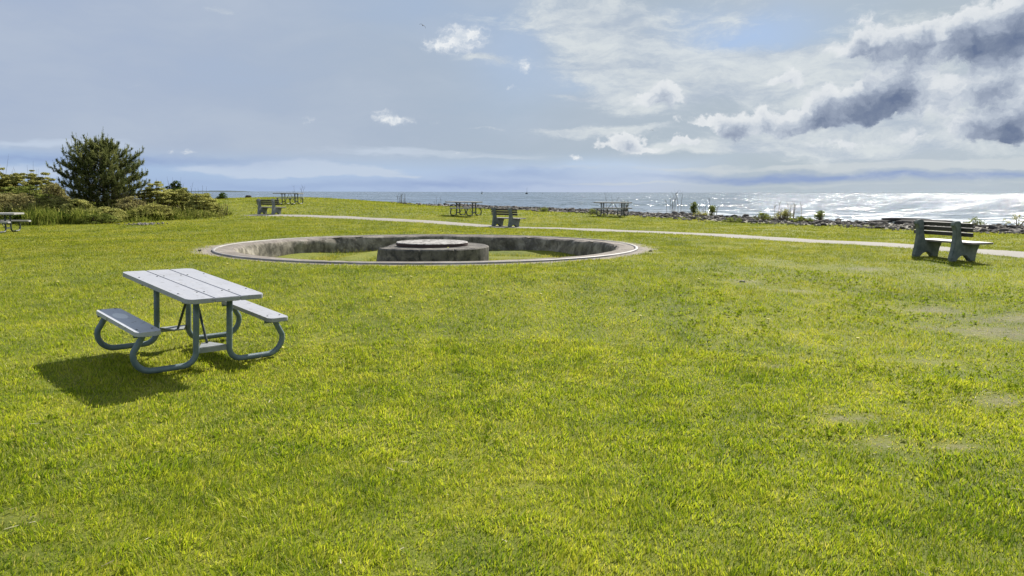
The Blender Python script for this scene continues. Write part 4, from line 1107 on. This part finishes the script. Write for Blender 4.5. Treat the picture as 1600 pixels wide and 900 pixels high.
    CUM = [(1345, 77, 26, 14, .85), (1385, 71, 46, 15, .92), (1440, 64, 40, 17, .92), (1500, 58, 44, 20, .9), (1555, 45, 44, 26, .92), (1605, 36, 36, 36, .95),
           (1388, 142, 44, 21, 1.6), (1345, 166, 40, 17, 1.3), (1320, 182, 30, 9, .7), (1425, 118, 30, 16, .5), (1300, 150, 22, 20, .5),
           (1560, 112, 55, 24, .6), (1520, 140, 40, 18, .45), (1592, 142, 40, 20, .55), (1595, 190, 52, 22, 1.3), (1545, 196, 30, 12, .9),
           (1150, 204, 18, 15, 1.0), (1195, 196, 40, 16, .85), (1250, 188, 40, 18, .85), (1285, 176, 24, 12, .6), (1440, 170, 50, 14, .35), (1480, 208, 60, 9, .5),
           (978, 220, 24, 10, 1.1), (1000, 232, 34, 5, .7), (950, 228, 26, 5, .5), (1044, 140, 15, 14, 1.0), (1012, 156, 40, 9, .8), (1240, 120, 16, 15, .8), (1225, 128, 24, 8, .4),
           (1105, 190, 34, 7, .75), (1068, 216, 22, 6, .75), (1310, 226, 60, 7, .5), (1050, 185, 16, 5, .45), (1350, 30, 24, 14, .3)]
    def dens(dx, dy, blob=True):
        p = nt.vm('ADD', v, (dx, dy, 0)); q = nt.vm('ADD', p, wo)
        n = nt.noise(nt.scale(q, (1, 1.3, 1)), 30.0, 9, .62)
        bl = blobs(q, CUM)
        return nt.m('MULTIPLY_ADD', nt.m('MULTIPLY', nt.m('SUBTRACT', n, .5), nt.ss(bl, .02, .35, .3, 1)), 2.3, nt.m('MINIMUM', bl, 1.5)), n
    d0, n0 = dens(0, 0); d1, n1 = dens(.003, .010); d2, n2 = dens(.006, .024)
    alpha = nt.ss(d0, .12, .54)
    lit = nt.m('ADD', nt.m('MULTIPLY', nt.m('MAXIMUM', d0, 0), .30), nt.m('ADD', nt.m('MULTIPLY', nt.m('MAXIMUM', d1, 0), .42), nt.m('MULTIPLY', nt.m('MAXIMUM', d2, 0), .34)))
    lit = nt.m('ADD', lit, nt.m('MULTIPLY', nt.m('SUBTRACT', nt.noise(nt.vm('ADD', v, wo), 52.0, 6, .6), .5), .9))
    ccol = nt.ramp(nt.m('MULTIPLY', lit, .56), [(0, K(228, 231, 233)), (.25, K(214, 219, 224)), (.42, K(186, 195, 207)), (.60, K(152, 163, 182)), (.82, K(117, 130, 154)), (1, K(97, 112, 142))])
    c = nt.mix(nt.m('MULTIPLY', alpha, .96), c, ccol)
    # --- small loose puffs
    wp = nt.vm('MULTIPLY_ADD', nt.vm('SUBTRACT', nt.noise(v, 45.0, 6, .65, out='Color'), (.5, .5, .5)), (.035, .022, 0), v)
    puff = blobs(wp, [(700, 66, 36, 13, .8), (735, 58, 30, 16, .8), (672, 74, 22, 7, .5), (715, 50, 26, 9, .5), (622, 189, 24, 6, 1.0), (602, 182, 18, 8, .55), (600, 172, 14, 5, .35), (822, 106, 9, 12, .8), (798, 136, 10, 3, .7), (903, 246, 13, 4, .9), (715, 238, 5, 4, .5), (295, 239, 10, 3, .8), (480, 188, 8, 6, .4), (680, 190, 10, 6, .35), (265, 236, 8, 3, .4)])
    pn = nt.noise(nt.scale(wp, (1, 1.5, 1)), 55.0, 8, .66)
    pa = nt.ss(nt.m('MULTIPLY_ADD', nt.m('MULTIPLY', nt.m('SUBTRACT', pn, .5), nt.ss(puff, .05, .5)), 2.6, puff), .12, 1.25)
    c = nt.mix(nt.m('MULTIPLY', pa, .95), c, nt.mix(nt.ss(pn, .4, .62), K(206, 214, 223), K(232, 235, 237)))
    bg = nt.n('ShaderNodeBackground', {'Color': c, 'Strength': STR})
    o = nt.n('ShaderNodeOutputWorld'); nt.t.links.new(bg.outputs[0], o.inputs[0])
build_world()

# ---------------------------------------------------------------- sun, camera, render
sl = bpy.data.lights.new('sun', 'SUN'); sl.energy = 5.0; sl.angle = R(.55); sl.color = (1, .95, .86)
so = bpy.data.objects.new('sun', sl); COL.objects.link(so)
sdir = Vector((math.sin(SUN_AZ) * math.cos(SUN_EL), math.cos(SUN_AZ) * math.cos(SUN_EL), math.sin(SUN_EL)))
so.location = sdir * 60; so.rotation_euler = (-sdir).to_track_quat('-Z', 'Y').to_euler()

cam = bpy.data.cameras.new('camera'); cam.sensor_width = 36; cam.sensor_fit = 'HORIZONTAL'; cam.lens = 36 * F / 1600
cam.clip_start = .1; cam.clip_end = 60000
co = bpy.data.objects.new('camera', cam); COL.objects.link(co); co.location = (0, 0, EYE)
co.rotation_euler = (Matrix.Rotation(math.pi / 2 - PITCH, 3, 'X') @ Matrix.Rotation(ROLL, 3, 'Z')).to_euler()
S.camera = co
S.render.engine = 'CYCLES'
S.view_settings.view_transform = 'Standard'; S.view_settings.look = 'None'; S.view_settings.gamma = 1; S.view_settings.exposure = 0.8
S.view_settings.use_curve_mapping = False
cy = S.cycles
cy.use_denoising = True; cy.denoiser = 'OPENIMAGEDENOISE'; cy.denoising_input_passes = 'RGB_ALBEDO_NORMAL'; cy.denoising_prefilter = 'ACCURATE'
cy.max_bounces = 6; cy.transparent_max_bounces = 4; cy.diffuse_bounces = 4; cy.glossy_bounces = 3; cy.transmission_bounces = 3
cy.sample_clamp_indirect = 6.0; cy.use_adaptive_sampling = True; cy.adaptive_threshold = .012
cy.caustics_reflective = False; cy.caustics_refractive = False
